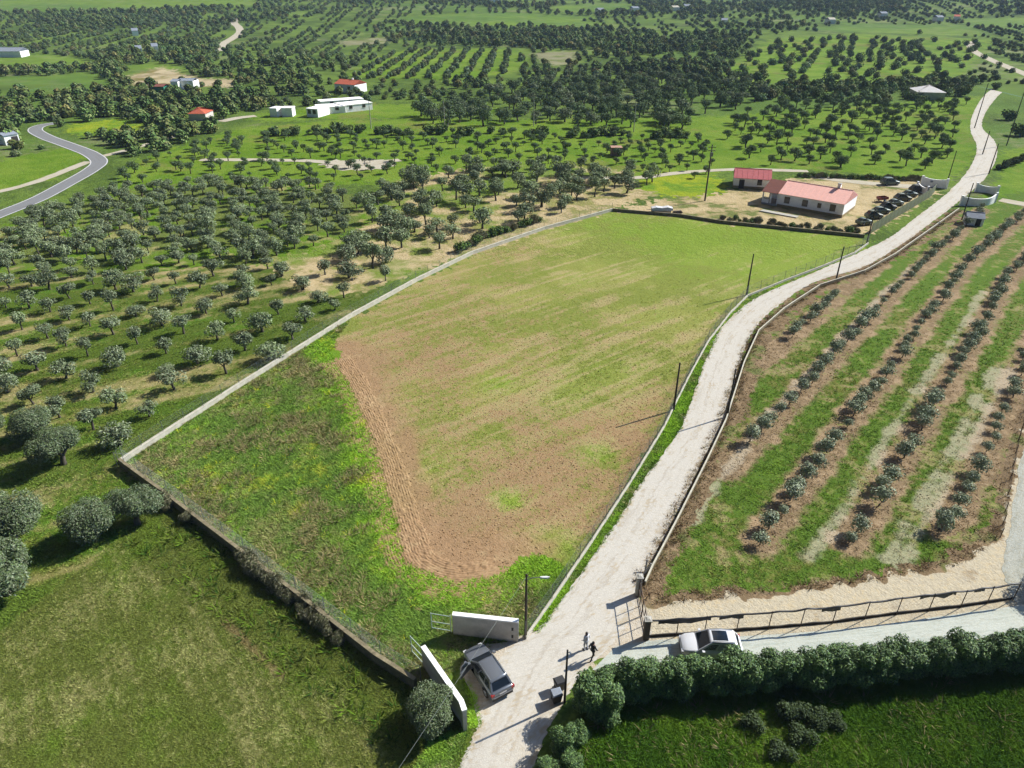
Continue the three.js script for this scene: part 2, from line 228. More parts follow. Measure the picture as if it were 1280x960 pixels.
// distances to those lines, kept on a grid so that the ground can be coloured quickly
function gridOf(fn, x0 = -92, x1 = 200, z0 = -216, z1 = -14, cell = 0.4) {
  const w = Math.ceil((x1 - x0) / cell) + 2, h = Math.ceil((z1 - z0) / cell) + 2, d = new Float32Array(w * h);
  for (let j = 0; j < h; j++) for (let i = 0; i < w; i++) d[j * w + i] = fn(x0 + i * cell, z0 + j * cell);
  return (x, z) => { const u = clamp((x - x0) / cell, 0, w - 1.001), v = clamp((z - z0) / cell, 0, h - 1.001), i = u | 0, j = v | 0, k = j * w + i; return mix(mix(d[k], d[k + 1], u - i), mix(d[k + w], d[k + w + 1], u - i), v - j); };
}
const least = (ls) => (x, z) => { let m = 99; for (const l of ls) m = Math.min(m, nearLine(l, x, z)); return m; };
const gBare = gridOf((x, z) => fieldMap(BARE, x, z)), gLush = gridOf((x, z) => fieldMap(LUSH, x, z)), gPlough = gridOf(least([PLOUGH]), -60, 20, -110, -30), gStraw = gridOf(least(STRAW), -92, 10, -70, -14), gFurrow = gridOf(least([FURROW]), -40, 0, -50, -20, 0.2), gNear = gridOf(least([WALL_NEAR]), -92, 10, -70, -14), gRows = gridOf(least(ROWS), 8, 200), gTracks = gridOf(least(TRACKS), 8, 200);
const C = {
  fieldG: alb(136, 146, 68), fieldY: alb(156, 158, 84), fieldL: alb(126, 162, 46), tan: alb(194, 172, 130), redSoil: alb(170, 138, 104), soilD: alb(132, 106, 80),
  meadG: alb(92, 118, 48), meadL: alb(114, 148, 42), meadB: alb(124, 116, 80), yellow: alb(178, 182, 44), lowG: alb(94, 104, 46), lowL: alb(90, 116, 34), straw: alb(172, 164, 112), lowD: alb(52, 78, 26), brG: alb(58, 88, 22), brL: alb(80, 108, 28),
  soil: alb(176, 152, 120), dry: alb(138, 118, 90), dryD: alb(104, 84, 64), pale: alb(200, 188, 164), plotG: alb(96, 124, 46), sand: alb(204, 184, 142), orchG: alb(88, 108, 40), orchB: alb(136, 128, 74), orchL: alb(86, 124, 34), dirt: alb(206, 194, 168), green: alb(102, 136, 34), greenL: alb(124, 150, 50), band: alb(112, 126, 62),
  wood: alb(84, 106, 46), woodL: alb(110, 134, 56), farG: alb(98, 128, 54), quarry: alb(198, 182, 146), brown: alb(150, 148, 112), gravel: alb(217, 211, 199), gravelD: alb(198, 190, 176),
};
const lay = (o, c, t) => { o[0] += (c[0] - o[0]) * t; o[1] += (c[1] - o[1]) * t; o[2] += (c[2] - o[2]) * t; };
const put = (o, c) => { o[0] = c[0]; o[1] = c[1]; o[2] = c[2]; };
function groundColor(x, z, o, id = zoneRagged(x, z)) {
  const far = -z > 335, n1 = fbm(x / 9 + 3, z / 9), n2 = fbm(x / 2.1 + 30, z / 2.1 + 8), n3 = far ? fbm(x / 30, z / 30) : fbm(x / 0.45, z / 0.45), n4 = far ? vn(x / 6, z / 6) : vn(x / 0.13, z / 0.13);
  switch (id) {
    case 1: {
      const bare = gBare(x, z), lush = gLush(x, z), rows = vn((x * 0.55 + z * 0.83) / 0.9, (x * 0.83 - z * 0.55) / 7);
      put(o, C.fieldG); lay(o, C.fieldY, step(0.35, 0.7, n1));
const fine = n3 * 0.55 + n4 * 0.45, pl = gPlough(x, z), up = step(-75, -100, z), streak = vn((x * 0.62 + z * 0.78) / 0.7, (x * 0.78 - z * 0.62) / 9) * 0.6 + n1 * 0.4;
      lay(o, C.fieldL, step(0.42, 0.66, n1 * 0.35 + n2 * 0.35 + fine * 0.2 + lush * 0.5 - bare * 0.2) * 0.55);
      lay(o, C.tan, step(0.44, 0.68, streak * 0.5 + n2 * 0.3 + fine * 0.24 + bare * 0.18 - lush * 0.3 - up * 0.04) * 0.62);
      lay(o, C.redSoil, step(0.42, 0.74, fine * 0.5 + n2 * 0.24 + rows * 0.1 + bare * 0.42 - lush * 0.5 - up * 0.07 + 0.012) * 0.85);
      lay(o, C.soilD, step(0.5, 0.78, n4 * 0.6 + n3 * 0.2 + bare * 0.22 - lush * 0.2 - up * 0.06) * 0.4);
      lay(o, C.redSoil, step(4.6, 1.6, pl + (n2 - 0.5) * 3.4) * 0.9); lay(o, C.tan, step(3.5, 1.2, pl) * step(0.5, 0.8, n2 * 0.5 + n3 * 0.5) * 0.4); break;
    }
    case 2: {
      const yellow = fbm(x / 5 + 80, z / 5), edge = step(6, 1.5, gPlough(x, z));
      put(o, C.meadG); lay(o, C.meadL, step(0.42, 0.66, n2 * 0.6 + n1 * 0.3 + edge * 0.25)); lay(o, C.meadB, step(0.47, 0.66, n3 * 0.35 + n1 * 0.45 + n2 * 0.25 - edge * 0.2) * 0.85);
      lay(o, C.yellow, step(0.62, 0.76, n3 * 0.4 + yellow * 0.6 + edge * 0.06) * 0.5); lay(o, C.lowD, step(0.62, 0.85, n4 * 0.5 + n3 * 0.5) * 0.55); break;
    }
    case 4: {
      const s = step(4, 0.6, gStraw(x, z)), w = step(7, 1, gNear(x, z));
      put(o, C.lowG); lay(o, C.lowL, step(0.4, 0.65, n2 * 0.5 + n1 * 0.4) * 0.6); const sw = vn((x * 0.8 - z * 0.6) / 0.5, (x * 0.6 + z * 0.8) / 3.5) * 0.5 + vn((x * 0.8 - z * 0.6) / 0.18, (x * 0.6 + z * 0.8) / 1.1) * 0.5; lay(o, C.straw, step(0.48, 0.82, sw * 0.42 + n3 * 0.2 + n2 * 0.14 + n1 * 0.12 + s * 0.18 - w * 0.25 - step(-50, -57, z) * 0.25 + (n4 - 0.5) * 0.4) * 0.45); lay(o, C.lowD, step(0.55, 0.8, n4 * 0.4 + n3 * 0.4 + w * 0.15) * 0.6);
      lay(o, C.soilD, step(0.5, 0.15, gFurrow(x, z)) * 0.5); break;
    }
    case 5: {
      const r = gRows(x, z), t = gTracks(x, z);
      put(o, C.plotG); lay(o, C.fieldL, step(0.5, 0.8, n2) * 0.3); lay(o, C.orchB, step(0.46, 0.7, n3 * 0.5 + n1 * 0.5) * 0.6);
      lay(o, C.soil, step(1.9, 1.0, r + (n2 - 0.5) * 2.2)); lay(o, C.dry, step(0.45, 0.7, n3 * 0.5 + n2 * 0.3 + step(2.6, 0.6, r) * 0.25) * step(3, 1.4, r) * 0.9);
      lay(o, C.pale, step(0.75, 0.15, t + (n2 - 0.5) * 1.8) * 0.55); lay(o, C.soil, step(0.54, 0.7, n2 * 0.55 + n1 * 0.25 + n3 * 0.2) * 0.7); lay(o, C.meadL, step(0.62, 0.75, n2 * 0.5 + n3 * 0.5) * 0.5); lay(o, C.dryD, step(0.66, 0.9, n4 * 0.5 + n3 * 0.5) * 0.5); break;
    }
    case 6: put(o, C.brG); lay(o, C.brL, step(0.4, 0.7, n2 * 0.6 + n1 * 0.4)); lay(o, C.meadB, step(0.58, 0.72, n1 * 0.5 + n3 * 0.4) * 0.5); lay(o, C.lowD, step(0.5, 0.8, n3 * 0.5 + n4 * 0.5) * 0.5); break;
    case 7: put(o, C.sand); lay(o, C.orchB, step(0.45, 0.7, n1 * 0.6 + n2 * 0.4) * 0.6); lay(o, C.meadG, step(0.58, 0.7, n1 * 0.5 + n2 * 0.5) * 0.7); break;
    case 8: put(o, C.meadL); lay(o, C.meadG, step(0.4, 0.65, n2)); lay(o, C.tan, step(0.6, 0.75, n3 * 0.6 + n2 * 0.4) * 0.6); lay(o, C.lowD, step(0.6, 0.85, n4 * 0.5 + n3 * 0.5) * 0.6); break;
    case 9: put(o, C.dry); lay(o, C.soil, step(0.45, 0.7, n3 * 0.5 + n2 * 0.5)); lay(o, C.meadG, step(0.56, 0.72, n2 * 0.7 + n1 * 0.3) * 0.7); lay(o, C.dryD, step(0.5, 0.8, n4 * 0.4 + n3 * 0.6) * 0.7); break;
    case 10: { const r = vn((x * 0.45 + z * 0.9) / 1.6, (x * 0.9 - z * 0.45) / 22); put(o, C.orchG); lay(o, C.orchL, step(0.45, 0.65, n1 * 0.5 + n2 * 0.3 + r * 0.2)); lay(o, C.orchB, step(0.42, 0.72, n1 * 0.3 + r * 0.35 + n3 * 0.35) * 0.65); lay(o, C.tan, step(0.5, 0.8, r * 0.36 + n2 * 0.3 + n1 * 0.2 + n3 * 0.14 + step(-80, -108, z) * step(-62, -25, x) * 0.16) * 0.7); lay(o, C.lowD, step(0.6, 0.85, n4 * 0.4 + n3 * 0.5) * 0.4); break; }
    case 11: { const g = fbm(x / 22 + 5, z / 22 + 60); put(o, C.sand); lay(o, C.orchB, step(0.35, 0.65, n2 * 0.6 + n3 * 0.4) * 0.7); lay(o, C.green, step(0.52, 0.68, n1 * 0.4 + g * 0.45 + n2 * 0.14 + step(-130, -170, z) * 0.14) * 0.85); lay(o, C.greenL, step(0.5, 0.7, n2) * 0.3); break; }
    case 12: put(o, C.green); lay(o, C.greenL, step(0.35, 0.65, n1 * 0.6 + n2 * 0.4)); lay(o, C.orchB, step(0.56, 0.72, fbm(x / 18 + 40, z / 18) * 0.7 + n2 * 0.3) * 0.55); lay(o, C.woodL, step(0.5, 0.8, n3) * 0.4); break;
    case 13: put(o, C.band); lay(o, C.green, step(0.45, 0.65, n1)); lay(o, C.tan, step(0.55, 0.7, n2 * 0.5 + n1 * 0.5) * 0.5); break;
    case 14: put(o, C.farG); lay(o, C.greenL, step(0.3, 0.7, fbm(x / 60, z / 60)) * 0.6); lay(o, C.brown, step(0.5, 0.8, n1) * 0.25); break;
    case 15: put(o, C.quarry); lay(o, C.orchB, step(0.45, 0.7, n1)); lay(o, C.soil, step(0.55, 0.75, n2) * 0.6); break;
    case 16: put(o, C.brown); lay(o, C.band, step(0.4, 0.7, n1)); break;
    case 17: put(o, C.meadL); lay(o, C.yellow, step(0.35, 0.65, n2 * 0.5 + n1 * 0.5) * 0.6); break;
    case 19: put(o, C.dirt); lay(o, C.pale, step(0.4, 0.7, n1 * 0.4 + n2 * 0.6) * 0.8); lay(o, C.tan, step(0.5, 0.8, n3 * 0.6 + n4 * 0.4) * 0.5); lay(o, C.dry, step(0.62, 0.8, n2 * 0.6 + n3 * 0.4) * 0.5); break;
    default: put(o, C.wood); lay(o, C.woodL, step(0.4, 0.62, n1 * 0.5 + n3 * 0.5)); lay(o, C.farG, step(0.58, 0.68, fbm(x / 90 + 7, z / 90)) * 0.6); lay(o, C.brown, step(0.6, 0.75, fbm(x / 40, z / 40 + 80) * 0.7 + n2 * 0.3) * 0.5);
  }
  const k = far ? 0.86 + n4 * 0.28 : 0.78 + n4 * 0.28 + n3 * 0.2; o[0] *= k; o[1] *= k; o[2] *= k;
}

// ---------- the ground: one sheet, finer where it is near ----------
{
  const pos = [], uv = [], ix = [], groups = [], mats = [];
  const grid = (x0, x1, z0, z1, nx, nz, mat) => {
    const b = pos.length / 3, s = ix.length;
    for (let j = 0; j <= nz; j++) for (let i = 0; i <= nx; i++) { const x = mix(x0, x1, i / nx), z = mix(z0, z1, j / nz); pos.push(x, land(x, z), z); if (mat === 5) uv.push((x + 4000) / 8000, (z + 6000) / 8000); else uv.push(i / nx, j / nz); }
    for (let j = 0; j < nz; j++) for (let i = 0; i < nx; i++) { const a = b + j * (nx + 1) + i, c = a + nx + 1; ix.push(a, c, a + 1, a + 1, c, c + 1); }
    groups.push([s, ix.length - s, mat]);
  };
  const tile = (x0, x1, z0, z1, w, h, nx, nz, bump) => {
    const map = dataTex(w, h, (i, j, o) => groundColor(mix(x0, x1, (i + 0.5) / w), mix(z0, z1, (j + 0.5) / h), o));
    map.wrapS = map.wrapT = THREE.ClampToEdgeWrapping;
    mats.push(matte(0xffffff, { map, ...(bump ? { bumpMap: rep(roughTex, (x1 - x0) / bump[0], (z1 - z0) / bump[0]), bumpScale: bump[1] } : {}) }));
    grid(x0, x1, z0, z1, nx, nz, mats.length - 1);
  };
  tile(-92, 0, -115, -15, 2048, 2048, 46, 50, [5, 0.06]); tile(0, 92, -115, -15, 2048, 2048, 46, 50, [5, 0.06]);
  tile(-200, 0, -335, -115, 1500, 1500, 40, 44, [12, 0.2]); tile(0, 200, -335, -115, 1500, 1500, 40, 44, [12, 0.2]);
  tile(-950, 950, -1500, -335, 2048, 1400, 190, 116);
  const o3 = [0, 0, 0]; mats.push(matte(0xffffff, { map: dataTex(512, 512, (i, j, o) => groundColor(i / 512 * 8000 - 4000, j / 512 * 8000 - 6000, o, 0)) }));
  for (const [x0, x1, z0, z1] of [[-200, -92, -115, -15], [92, 200, -115, -15], [-200, 200, -15, 300], [-950, -200, -335, 300], [200, 950, -335, 300], [-4000, -950, -1500, 300], [950, 4000, -1500, 300], [-4000, 4000, -6000, -1500], [-4000, 4000, 300, 2000]]) grid(x0, x1, z0, z1, Math.ceil((x1 - x0) / 60), Math.ceil((z1 - z0) / 60), 5);
  const g = new THREE.BufferGeometry(); g.setAttribute('position', new THREE.Float32BufferAttribute(pos, 3)); g.setAttribute('uv', new THREE.Float32BufferAttribute(uv, 2)); g.setIndex(ix); for (const q of groups) g.addGroup(...q); g.computeVertexNormals();
  const m = addMesh('ground', g, mats); m.userData = { kind: 'structure', label: 'grass and soil covering the level land and far hills' };
}


// ---------- roads and tracks ----------
function ribbon(name, L, Rr, lift, mat, { across = 8, every = 1.2, wob = 0.25, seed = 1, label } = {}) {
  const nL = new THREE.CatmullRomCurve3(L, false, 'centripetal'), nR = new THREE.CatmullRomCurve3(Rr, false, 'centripetal'), n = Math.round(Math.max(nL.getLength(), nR.getLength()) / every);
  nL.arcLengthDivisions = nR.arcLengthDivisions = n * 2; const pos = [], uv = [], ix = []; let d = 0, last;
  for (let j = 0; j <= n; j++) {
    const a = nL.getPoint(j / n), b = nR.getPoint(j / n), w = b.clone().sub(a); w.y = 0; const wd = w.length(); w.normalize();
    a.addScaledVector(w, (fbm(j * every / 0.9 + seed * 9, 1.5) - 0.5) * 2 * wob); b.addScaledVector(w, (fbm(j * every / 0.9 + seed * 9, 31.5) - 0.5) * 2 * wob);
    const m = a.clone().lerp(b, 0.5); if (last) d += m.distanceTo(last); last = m;
    for (let i = 0; i <= across; i++) { const p = a.clone().lerp(b, i / across); pos.push(p.x, land(p.x, p.z) + lift, p.z); uv.push(i / across, d / 24); }
  }
  for (let j = 0; j < n; j++) for (let i = 0; i < across; i++) { const a = j * (across + 1) + i, c = a + across + 1; ix.push(a, a + 1, c, a + 1, c + 1, c); }
  const g = new THREE.BufferGeometry(); g.setAttribute('position', new THREE.Float32BufferAttribute(pos, 3)); g.setAttribute('uv', new THREE.Float32BufferAttribute(uv, 2)); g.setIndex(ix); g.computeVertexNormals();
  const m = addMesh(name, g, mat); m.userData = { kind: 'structure', label }; return m;
}
const roadMap = (c, dark, soil, seed, tracks) => dataTex(256, 1024, (i, j, o) => {
  i *= 2; j *= 2;
  const u = i / 512, n = tileNoise(i, j, 2048, 96, seed), f = tileNoise(i * 4, j, 2048, 512, seed + 5), b = tileNoise(i, j, 2048, 24, seed + 20), along = vn(u * 22 + seed, j / 2048 * 6) * 0.6 + vn(u * 55 + seed, j / 2048 * 14) * 0.4;
  put(o, c); lay(o, dark, clamp(step(0.42, 0.75, b * 0.25 + n * 0.2 + along * 0.55) * 0.8)); lay(o, soil, step(0.62, 0.8, n * 0.5 + f * 0.3 + b * 0.2 + (Math.abs(u - 0.5) > 0.4 ? 0.1 : 0)) * 0.55);
  if (tracks) for (const t of tracks) lay(o, c, step(0.09, 0.03, Math.abs(u - t + (b - 0.5) * 0.05)) * 0.6);
  const k = 0.86 + f * 0.28; o[0] *= k; o[1] *= k; o[2] *= k;
});
const gravelMat = matte(0xffffff, { map: roadMap(C.gravel, C.gravelD, C.tan, 3, [0.28, 0.7]), bumpMap: rep(roughTex, 1.6, 8), bumpScale: 0.025 });
ribbon('dirt_road', ROAD_L, ROAD_R, 0.03, gravelMat, { across: 10, every: 0.6, wob: 0.3, label: 'pale gravel road winding up past the fenced plot' });
function patch(name, pts, lift, mat, label, wob = 0.2) {     // a flat sheet with an uneven outline
  const ring = straight([...pts, pts[0]], 0.5).slice(0, -1), s = new THREE.Shape(ring.map((p, i) => new THREE.Vector2(p.x + (vn(i / 1.6, 3.3) - 0.5) * 2 * wob, -p.z + (vn(i / 1.6, 71.3) - 0.5) * 2 * wob)));
  const g = new THREE.ShapeGeometry(s); g.rotateX(-Math.PI / 2); const q = g.attributes.position, uv = g.attributes.uv; for (let i = 0; i < q.count; i++) { q.setY(i, land(q.getX(i), q.getZ(i)) + lift); uv.setXY(i, q.getX(i) / 6, q.getZ(i) / 12); }
  const m = addMesh(name, g, mat); m.userData = { kind: 'structure', label }; return m;
}
const apronMat = matte(0xffffff, { map: roadMap(alb(214, 202, 182), C.gravelD, C.tan, 40), bumpMap: rep(roughTex, 1.5, 3), bumpScale: 0.05 });
const APRON = poly(600, 908, 592, 868, 574, 838, 578, 822, 596, 806, 640, 800, 668, 786, 690, 800, 660, 880);
patch('gravel_apron', poly(600, 908, 592, 868, 574, 838, 578, 822, 596, 806, 640, 800, 668, 786, 690, 800, 660, 880), 0.022, apronMat, 'gravel apron in front of the open field gate');
patch('gravel_apron', poly(700, 880, 712, 852, 742, 828, 806, 806, 815, 792, 808, 770, 798, 742, 770, 760, 740, 800), 0.018, apronMat, 'sandy gravel junction in front of the rusty gate');
const laneMat = std(0xffffff, 0.9, { map: roadMap(alb(206, 210, 198), alb(186, 194, 182), alb(190, 186, 168), 77), bumpMap: rep(roughTex, 1.5, 8), bumpScale: 0.03 });
ribbon('concrete_lane', poly(770, 808, 812, 801, 900, 797, 1060, 786, 1180, 770, 1280, 756, 1400, 738), poly(740, 838, 800, 836, 900, 830, 1060, 817, 1180, 804, 1280, 792, 1400, 776), 0.026, laneMat, { across: 6, every: 0.6, wob: 0.08, seed: 4, label: 'pale concrete lane between the hedge and the post fence' });
ribbon('concrete_lane', poly(1272, 758, 1255, 720, 1262, 660, 1280, 560, 1300, 480, 1330, 420), poly(1360, 745, 1330, 700, 1340, 650, 1350, 560, 1360, 490, 1390, 430), 0.02, std(0xffffff, 0.95, { map: roadMap(alb(190, 190, 176), alb(168, 170, 156), alb(178, 170, 146), 120), bumpMap: rep(roughTex, 2, 8), bumpScale: 0.06 }), { across: 6, every: 0.8, wob: 0.4, seed: 6, label: 'worn grey track climbing beside the young olive rows' });
const tarMat = std(0xffffff, 0.85, { map: roadMap(alb(136, 137, 138), alb(122, 123, 124), alb(150, 146, 140), 150) });
const offset = (p, d) => p.map((q, i) => { const t = p[Math.min(i + 1, p.length - 1)].clone().sub(p[Math.max(i - 1, 0)]).setY(0).normalize(); return V(q.x - t.z * d, q.y, q.z + t.x * d); });
const TAR = resample(poly(-60, 292, 0, 268, 45, 250, 85, 229, 113, 213, 124, 203, 114, 193, 84, 181, 57, 171, 44, 162, 52, 157, 70, 154), 4);
ribbon('asphalt_road', offset(TAR, 2.1), offset(TAR, -2.1), 0.05, tarMat, { wob: 0.05, every: 1.5, label: 'grey asphalt road bending through the valley' });
for (const s of [1, -1]) ribbon('road_marking', offset(TAR, 1.9 * s + 0.12), offset(TAR, 1.9 * s - 0.12), 0.056, M.white, { across: 1, wob: 0.02, every: 1.5, label: 'white edge line painted along the asphalt road' });
const trackMat = matte(0xffffff, { map: roadMap(alb(206, 198, 178), alb(186, 176, 150), C.tan, 170) });
const track = (w, label, ...p) => { const c = resample(poly(...p), 5); ribbon('dirt_track', offset(c, w / 2), offset(c, -w / 2), 0.045, trackMat, { across: 2, wob: 0.4, every: 2, label }); };
track(2.4, 'pale track leaving the asphalt bend towards the farm', 126, 196, 150, 190, 175, 183, 200, 176, 220, 170); track(2.6, 'grass-edged side track below the asphalt bend', 110, 202, 70, 218, 30, 232, -40, 248);
track(4, 'pale drive curving towards the white farm', 276, 152, 300, 147, 320, 145); track(6, 'pale road climbing the far wooded hill', 275, 64, 278, 56, 292, 47, 300, 40, 298, 34, 293, 29, 296, 20);
track(5, 'pale road beyond the upper olive grove', 1215, 52, 1214, 60, 1228, 70, 1250, 80, 1280, 92, 1330, 112); track(2.6, 'worn dirt track crossing the orchard', 700, 222, 800, 222, 850, 216, 920, 212, 1010, 214); track(3, 'bare earth track through the open orchard', 250, 200, 330, 200, 400, 202, 440, 206, 500, 200);
track(3.4, 'short concrete drive beyond the curved white gate walls', 1250, 250, 1272, 254, 1300, 258); track(3.5, 'gravel drive through the farmhouse yard', 1165, 234, 1120, 232, 1040, 224, 1005, 219);
patch('bare_ground', poly(398, 206, 420, 200, 470, 199, 500, 205, 480, 212, 430, 213), 0.02, trackMat, 'pale bare patch among the open orchard trees', 1.5);

// ploughed headland: real ridges that sink below the grass at their edges
{
  const c = resample(PLOUGH, 0.12), pc = [0, 0, 0], nx = 120, g = new THREE.BufferGeometry(), pos = [], uv = [], cl = [], ix = [];
  c.forEach((p, j) => {
    const t = c[Math.min(j + 1, c.length - 1)].clone().sub(c[Math.max(j - 1, 0)]).setY(0).normalize(), f = j / c.length, wL = 1.15 + 0.3 * step(0.75, 0.95, f) + vn(j / 22, 4) * 0.4, wR = 4.6 + 0.8 * step(0.6, 0.9, f);
    for (let i = 0; i <= nx; i++) {
      const u = i / nx, s = mix(-wL, wR, u), x = p.x - t.z * s, z = p.z + t.x * s, e = Math.min(u * 7, (1 - u) * 1.5);
      let h = 0.011 * Math.cos((s + (fbm(x / 2, z / 2) - 0.5) * 0.07) / 0.24 * Math.PI * 2) * (0.5 + vn(x / 1.5 + 4, z / 1.5)) + (vn(x / 0.1, z / 0.1) - 0.5) * 0.09 + (vn(x / 0.3, z / 0.3) - 0.5) * 0.07 + 0.055;
      h = mix(-0.12, h, step(0, 0.55, e + (fbm(x / 0.8, z / 0.8) - 0.5) * 0.9)) * step(0, 30, Math.min(j, c.length - 1 - j)) - 0.1 * (1 - step(0, 30, Math.min(j, c.length - 1 - j)));
      pos.push(x, h, z); const k = vn(x / 0.2, z / 0.2) * 2; groundColor(x, z, pc, 1); cl.push(pc[0] * (0.92 + k * 0.1), pc[1] * (0.92 + k * 0.1), pc[2] * (0.92 + k * 0.1));
    }
  });
  for (let j = 0; j + 1 < c.length; j++) for (let i = 0; i < nx; i++) { const a = j * (nx + 1) + i, b = a + nx + 1; ix.push(a, a + 1, b, a + 1, b + 1, b); }
  g.setAttribute('position', new THREE.Float32BufferAttribute(pos, 3)); g.setAttribute('color', new THREE.Float32BufferAttribute(cl, 3)); g.setIndex(ix); g.computeVertexNormals();
  const m = addMesh('ploughed_soil', g, matte(0xffffff, { vertexColors: true })); m.userData = { kind: 'structure', label: 'strip of freshly ploughed reddish soil inside the plot' };
}

// ---------- trees and shrubs ----------
const leafMat = matte(0xffffff, { vertexColors: true }), glossLeafMat = std(0xffffff, 0.62, { vertexColors: true });
// sprays of leaves spread through and over overlapping clumps; each spray is a small bent diamond
function crown(r, clumps, n, size, tones, { core = 0.35, aspect = 0.5, tilt = 1.7, up = 0.75 } = {}) {
  const pos = [], cl = [], ix = [], o = V(0, 0, 0), a = V(0, 0, 0), b = V(0, 0, 0), w = clumps.map((c) => c[3] * c[3]), sum = w.reduce((s, x) => s + x, 0);
  for (let k = 0; k < n; k++) {
    let q = r() * sum, i = 0; while (i < clumps.length - 1 && (q -= w[i]) > 0) i++;
    const [cx, cy, cz, cr, sq = 0.85] = clumps[i], u = r() * 2 - 1, f = r() * Math.PI * 2, s = Math.sqrt(1 - u * u);
    o.set(s * Math.cos(f), u, s * Math.sin(f)); const d = cr * (r() < core ? 0.4 + 0.5 * r() : 0.82 + 0.3 * r() * r());
    const x = cx + o.x * d, y = cy + o.y * d * sq, z = cz + o.z * d;
    o.y += up; o.x += (r() - 0.5) * tilt; o.y += (r() - 0.5) * tilt; o.z += (r() - 0.5) * tilt; o.normalize();
    a.set(r() - 0.5, r() - 0.5, r() - 0.5).cross(o).normalize(); b.copy(o).cross(a);
    const L = size * (0.6 + 0.8 * r()), W = L * aspect * (0.7 + 0.6 * r()), t = tones[r() * tones.length | 0], k2 = 0.72 + 0.5 * r(), v = pos.length / 3, bend = L * 0.25;
    pos.push(x - a.x * L, y - a.y * L - bend * 0.5, z - a.z * L, x + b.x * W + o.x * bend * 0.4, y + b.y * W + o.y * bend * 0.4, z + b.z * W + o.z * bend * 0.4, x + a.x * L, y + a.y * L - bend * 0.5, z + a.z * L, x - b.x * W, y - b.y * W, z - b.z * W);
    for (let m = 0; m < 4; m++) cl.push(t[0] * k2, t[1] * k2, t[2] * k2);
    ix.push(v, v + 1, v + 2, v, v + 2, v + 3);
  }
  const g = new THREE.BufferGeometry(); g.setAttribute('position', new THREE.Float32BufferAttribute(pos, 3)); g.setAttribute('color', new THREE.Float32BufferAttribute(cl, 3)); g.setIndex(ix);
  const ng = g.toNonIndexed(); ng.computeVertexNormals(); return ng;
}
function limbs(r, h, fork, n, spread, r0) {                   // a leaning trunk that forks into limbs
  const m = new MB(), lean = V((r() - 0.5) * 0.3, 0, (r() - 0.5) * 0.3), top = V(lean.x, fork, lean.z);
  m.tube([V(0, -0.08, 0), V(lean.x * 0.2, fork * 0.4, lean.z * 0.2), top], r0 * 1.25, r0 * 0.85, 7);
  for (let k = 0; k < n; k++) { const f = k / n * 6.28 + r(), s = spread * (0.6 + 0.5 * r()), e = V(top.x + Math.cos(f) * s, h * (0.7 + 0.2 * r()), top.z + Math.sin(f) * s); m.tube([top, top.clone().lerp(e, 0.45).add(V(Math.cos(f) * s * 0.2, -0.05, Math.sin(f) * s * 0.2)), e], r0 * 0.6, r0 * 0.15, 5); }
  return m.geo(false);
}
function olivetops(r, R, h) { const c = []; const n = 5 + (r() * 4 | 0); for (let k = 0; k < n; k++) { const f = k / n * 6.28 + r() * 0.9, d = R * (0.35 + 0.35 * r()); c.push([Math.cos(f) * d, h * (0.4 + 0.34 * r()), Math.sin(f) * d, R * (0.3 + 0.3 * r()), 0.75 + 0.4 * r()]); } c.push([(r() - 0.5) * R * 0.4, h * (0.66 + 0.1 * r()), (r() - 0.5) * R * 0.4, R * 0.5]); return c; }
const bright = (l, k) => l.map((c) => c.map((x) => x * k)), OLIVE = bright([alb(112, 122, 92), alb(98, 110, 80), alb(132, 140, 114), alb(88, 100, 70)], 1.7), DARKOLIVE = bright([alb(86, 102, 64), alb(72, 88, 52), alb(104, 120, 90)], 1.8), PALE = bright([alb(122, 136, 98), alb(106, 122, 82), alb(140, 150, 118)], 1.55), BLUE = bright([alb(126, 136, 110), alb(108, 118, 94), alb(146, 152, 130)], 2), OAK = bright([alb(66, 84, 44), alb(56, 72, 40), alb(80, 98, 54), alb(96, 104, 66)], 2.5), HEDGE = bright([alb(64, 98, 38), alb(50, 80, 32), alb(86, 118, 48), alb(104, 132, 60)], 1.35), TWIG = bright([alb(138, 136, 108), alb(116, 116, 86), alb(150, 146, 120), alb(98, 106, 70)], 1.45);
function treeProto(name, seed, R, h, n, size, tones, mat = leafMat, opt) {
  const r = rng(seed), g = new THREE.Group(); g.name = name;
  const t = new THREE.Mesh(limbs(r, h, h * (0.18 + 0.1 * r()), 3 + (r() * 2 | 0), R * 0.55, R * 0.1), M.bark), c = new THREE.Mesh(crown(r, olivetops(r, R, h), n, size, tones, opt), mat);
  t.name = 'trunk'; c.name = 'crown'; for (const m of [t, c]) { m.castShadow = m.receiveShadow = true; g.add(m); } return g;
}
const olives = [], sets = { grey: OLIVE, dark: DARKOLIVE, pale: PALE }, protos = {};
for (const k in sets) protos[k] = [0, 1, 2, 3, 4, 5].map((i) => treeProto('olive_tree', 100 + i * 7 + k.length * 31, [1.4, 1.25, 1.55, 1.3, 1.5, 1.15][i], [2.7, 2.9, 2.4, 2.6, 2.9, 2.5][i], [1150, 900, 1250, 700, 1200, 800][i], 0.135, sets[k], leafMat, { core: 0.3, aspect: 0.42 }));
const bigProtos = [0, 1, 2].map((i) => treeProto('olive_tree', 300 + i, 3, 4.8, 15000, 0.12, bright(DARKOLIVE, 0.85).concat(bright(OLIVE, 0.8)), leafMat, { aspect: 0.36, core: 0.35 }));
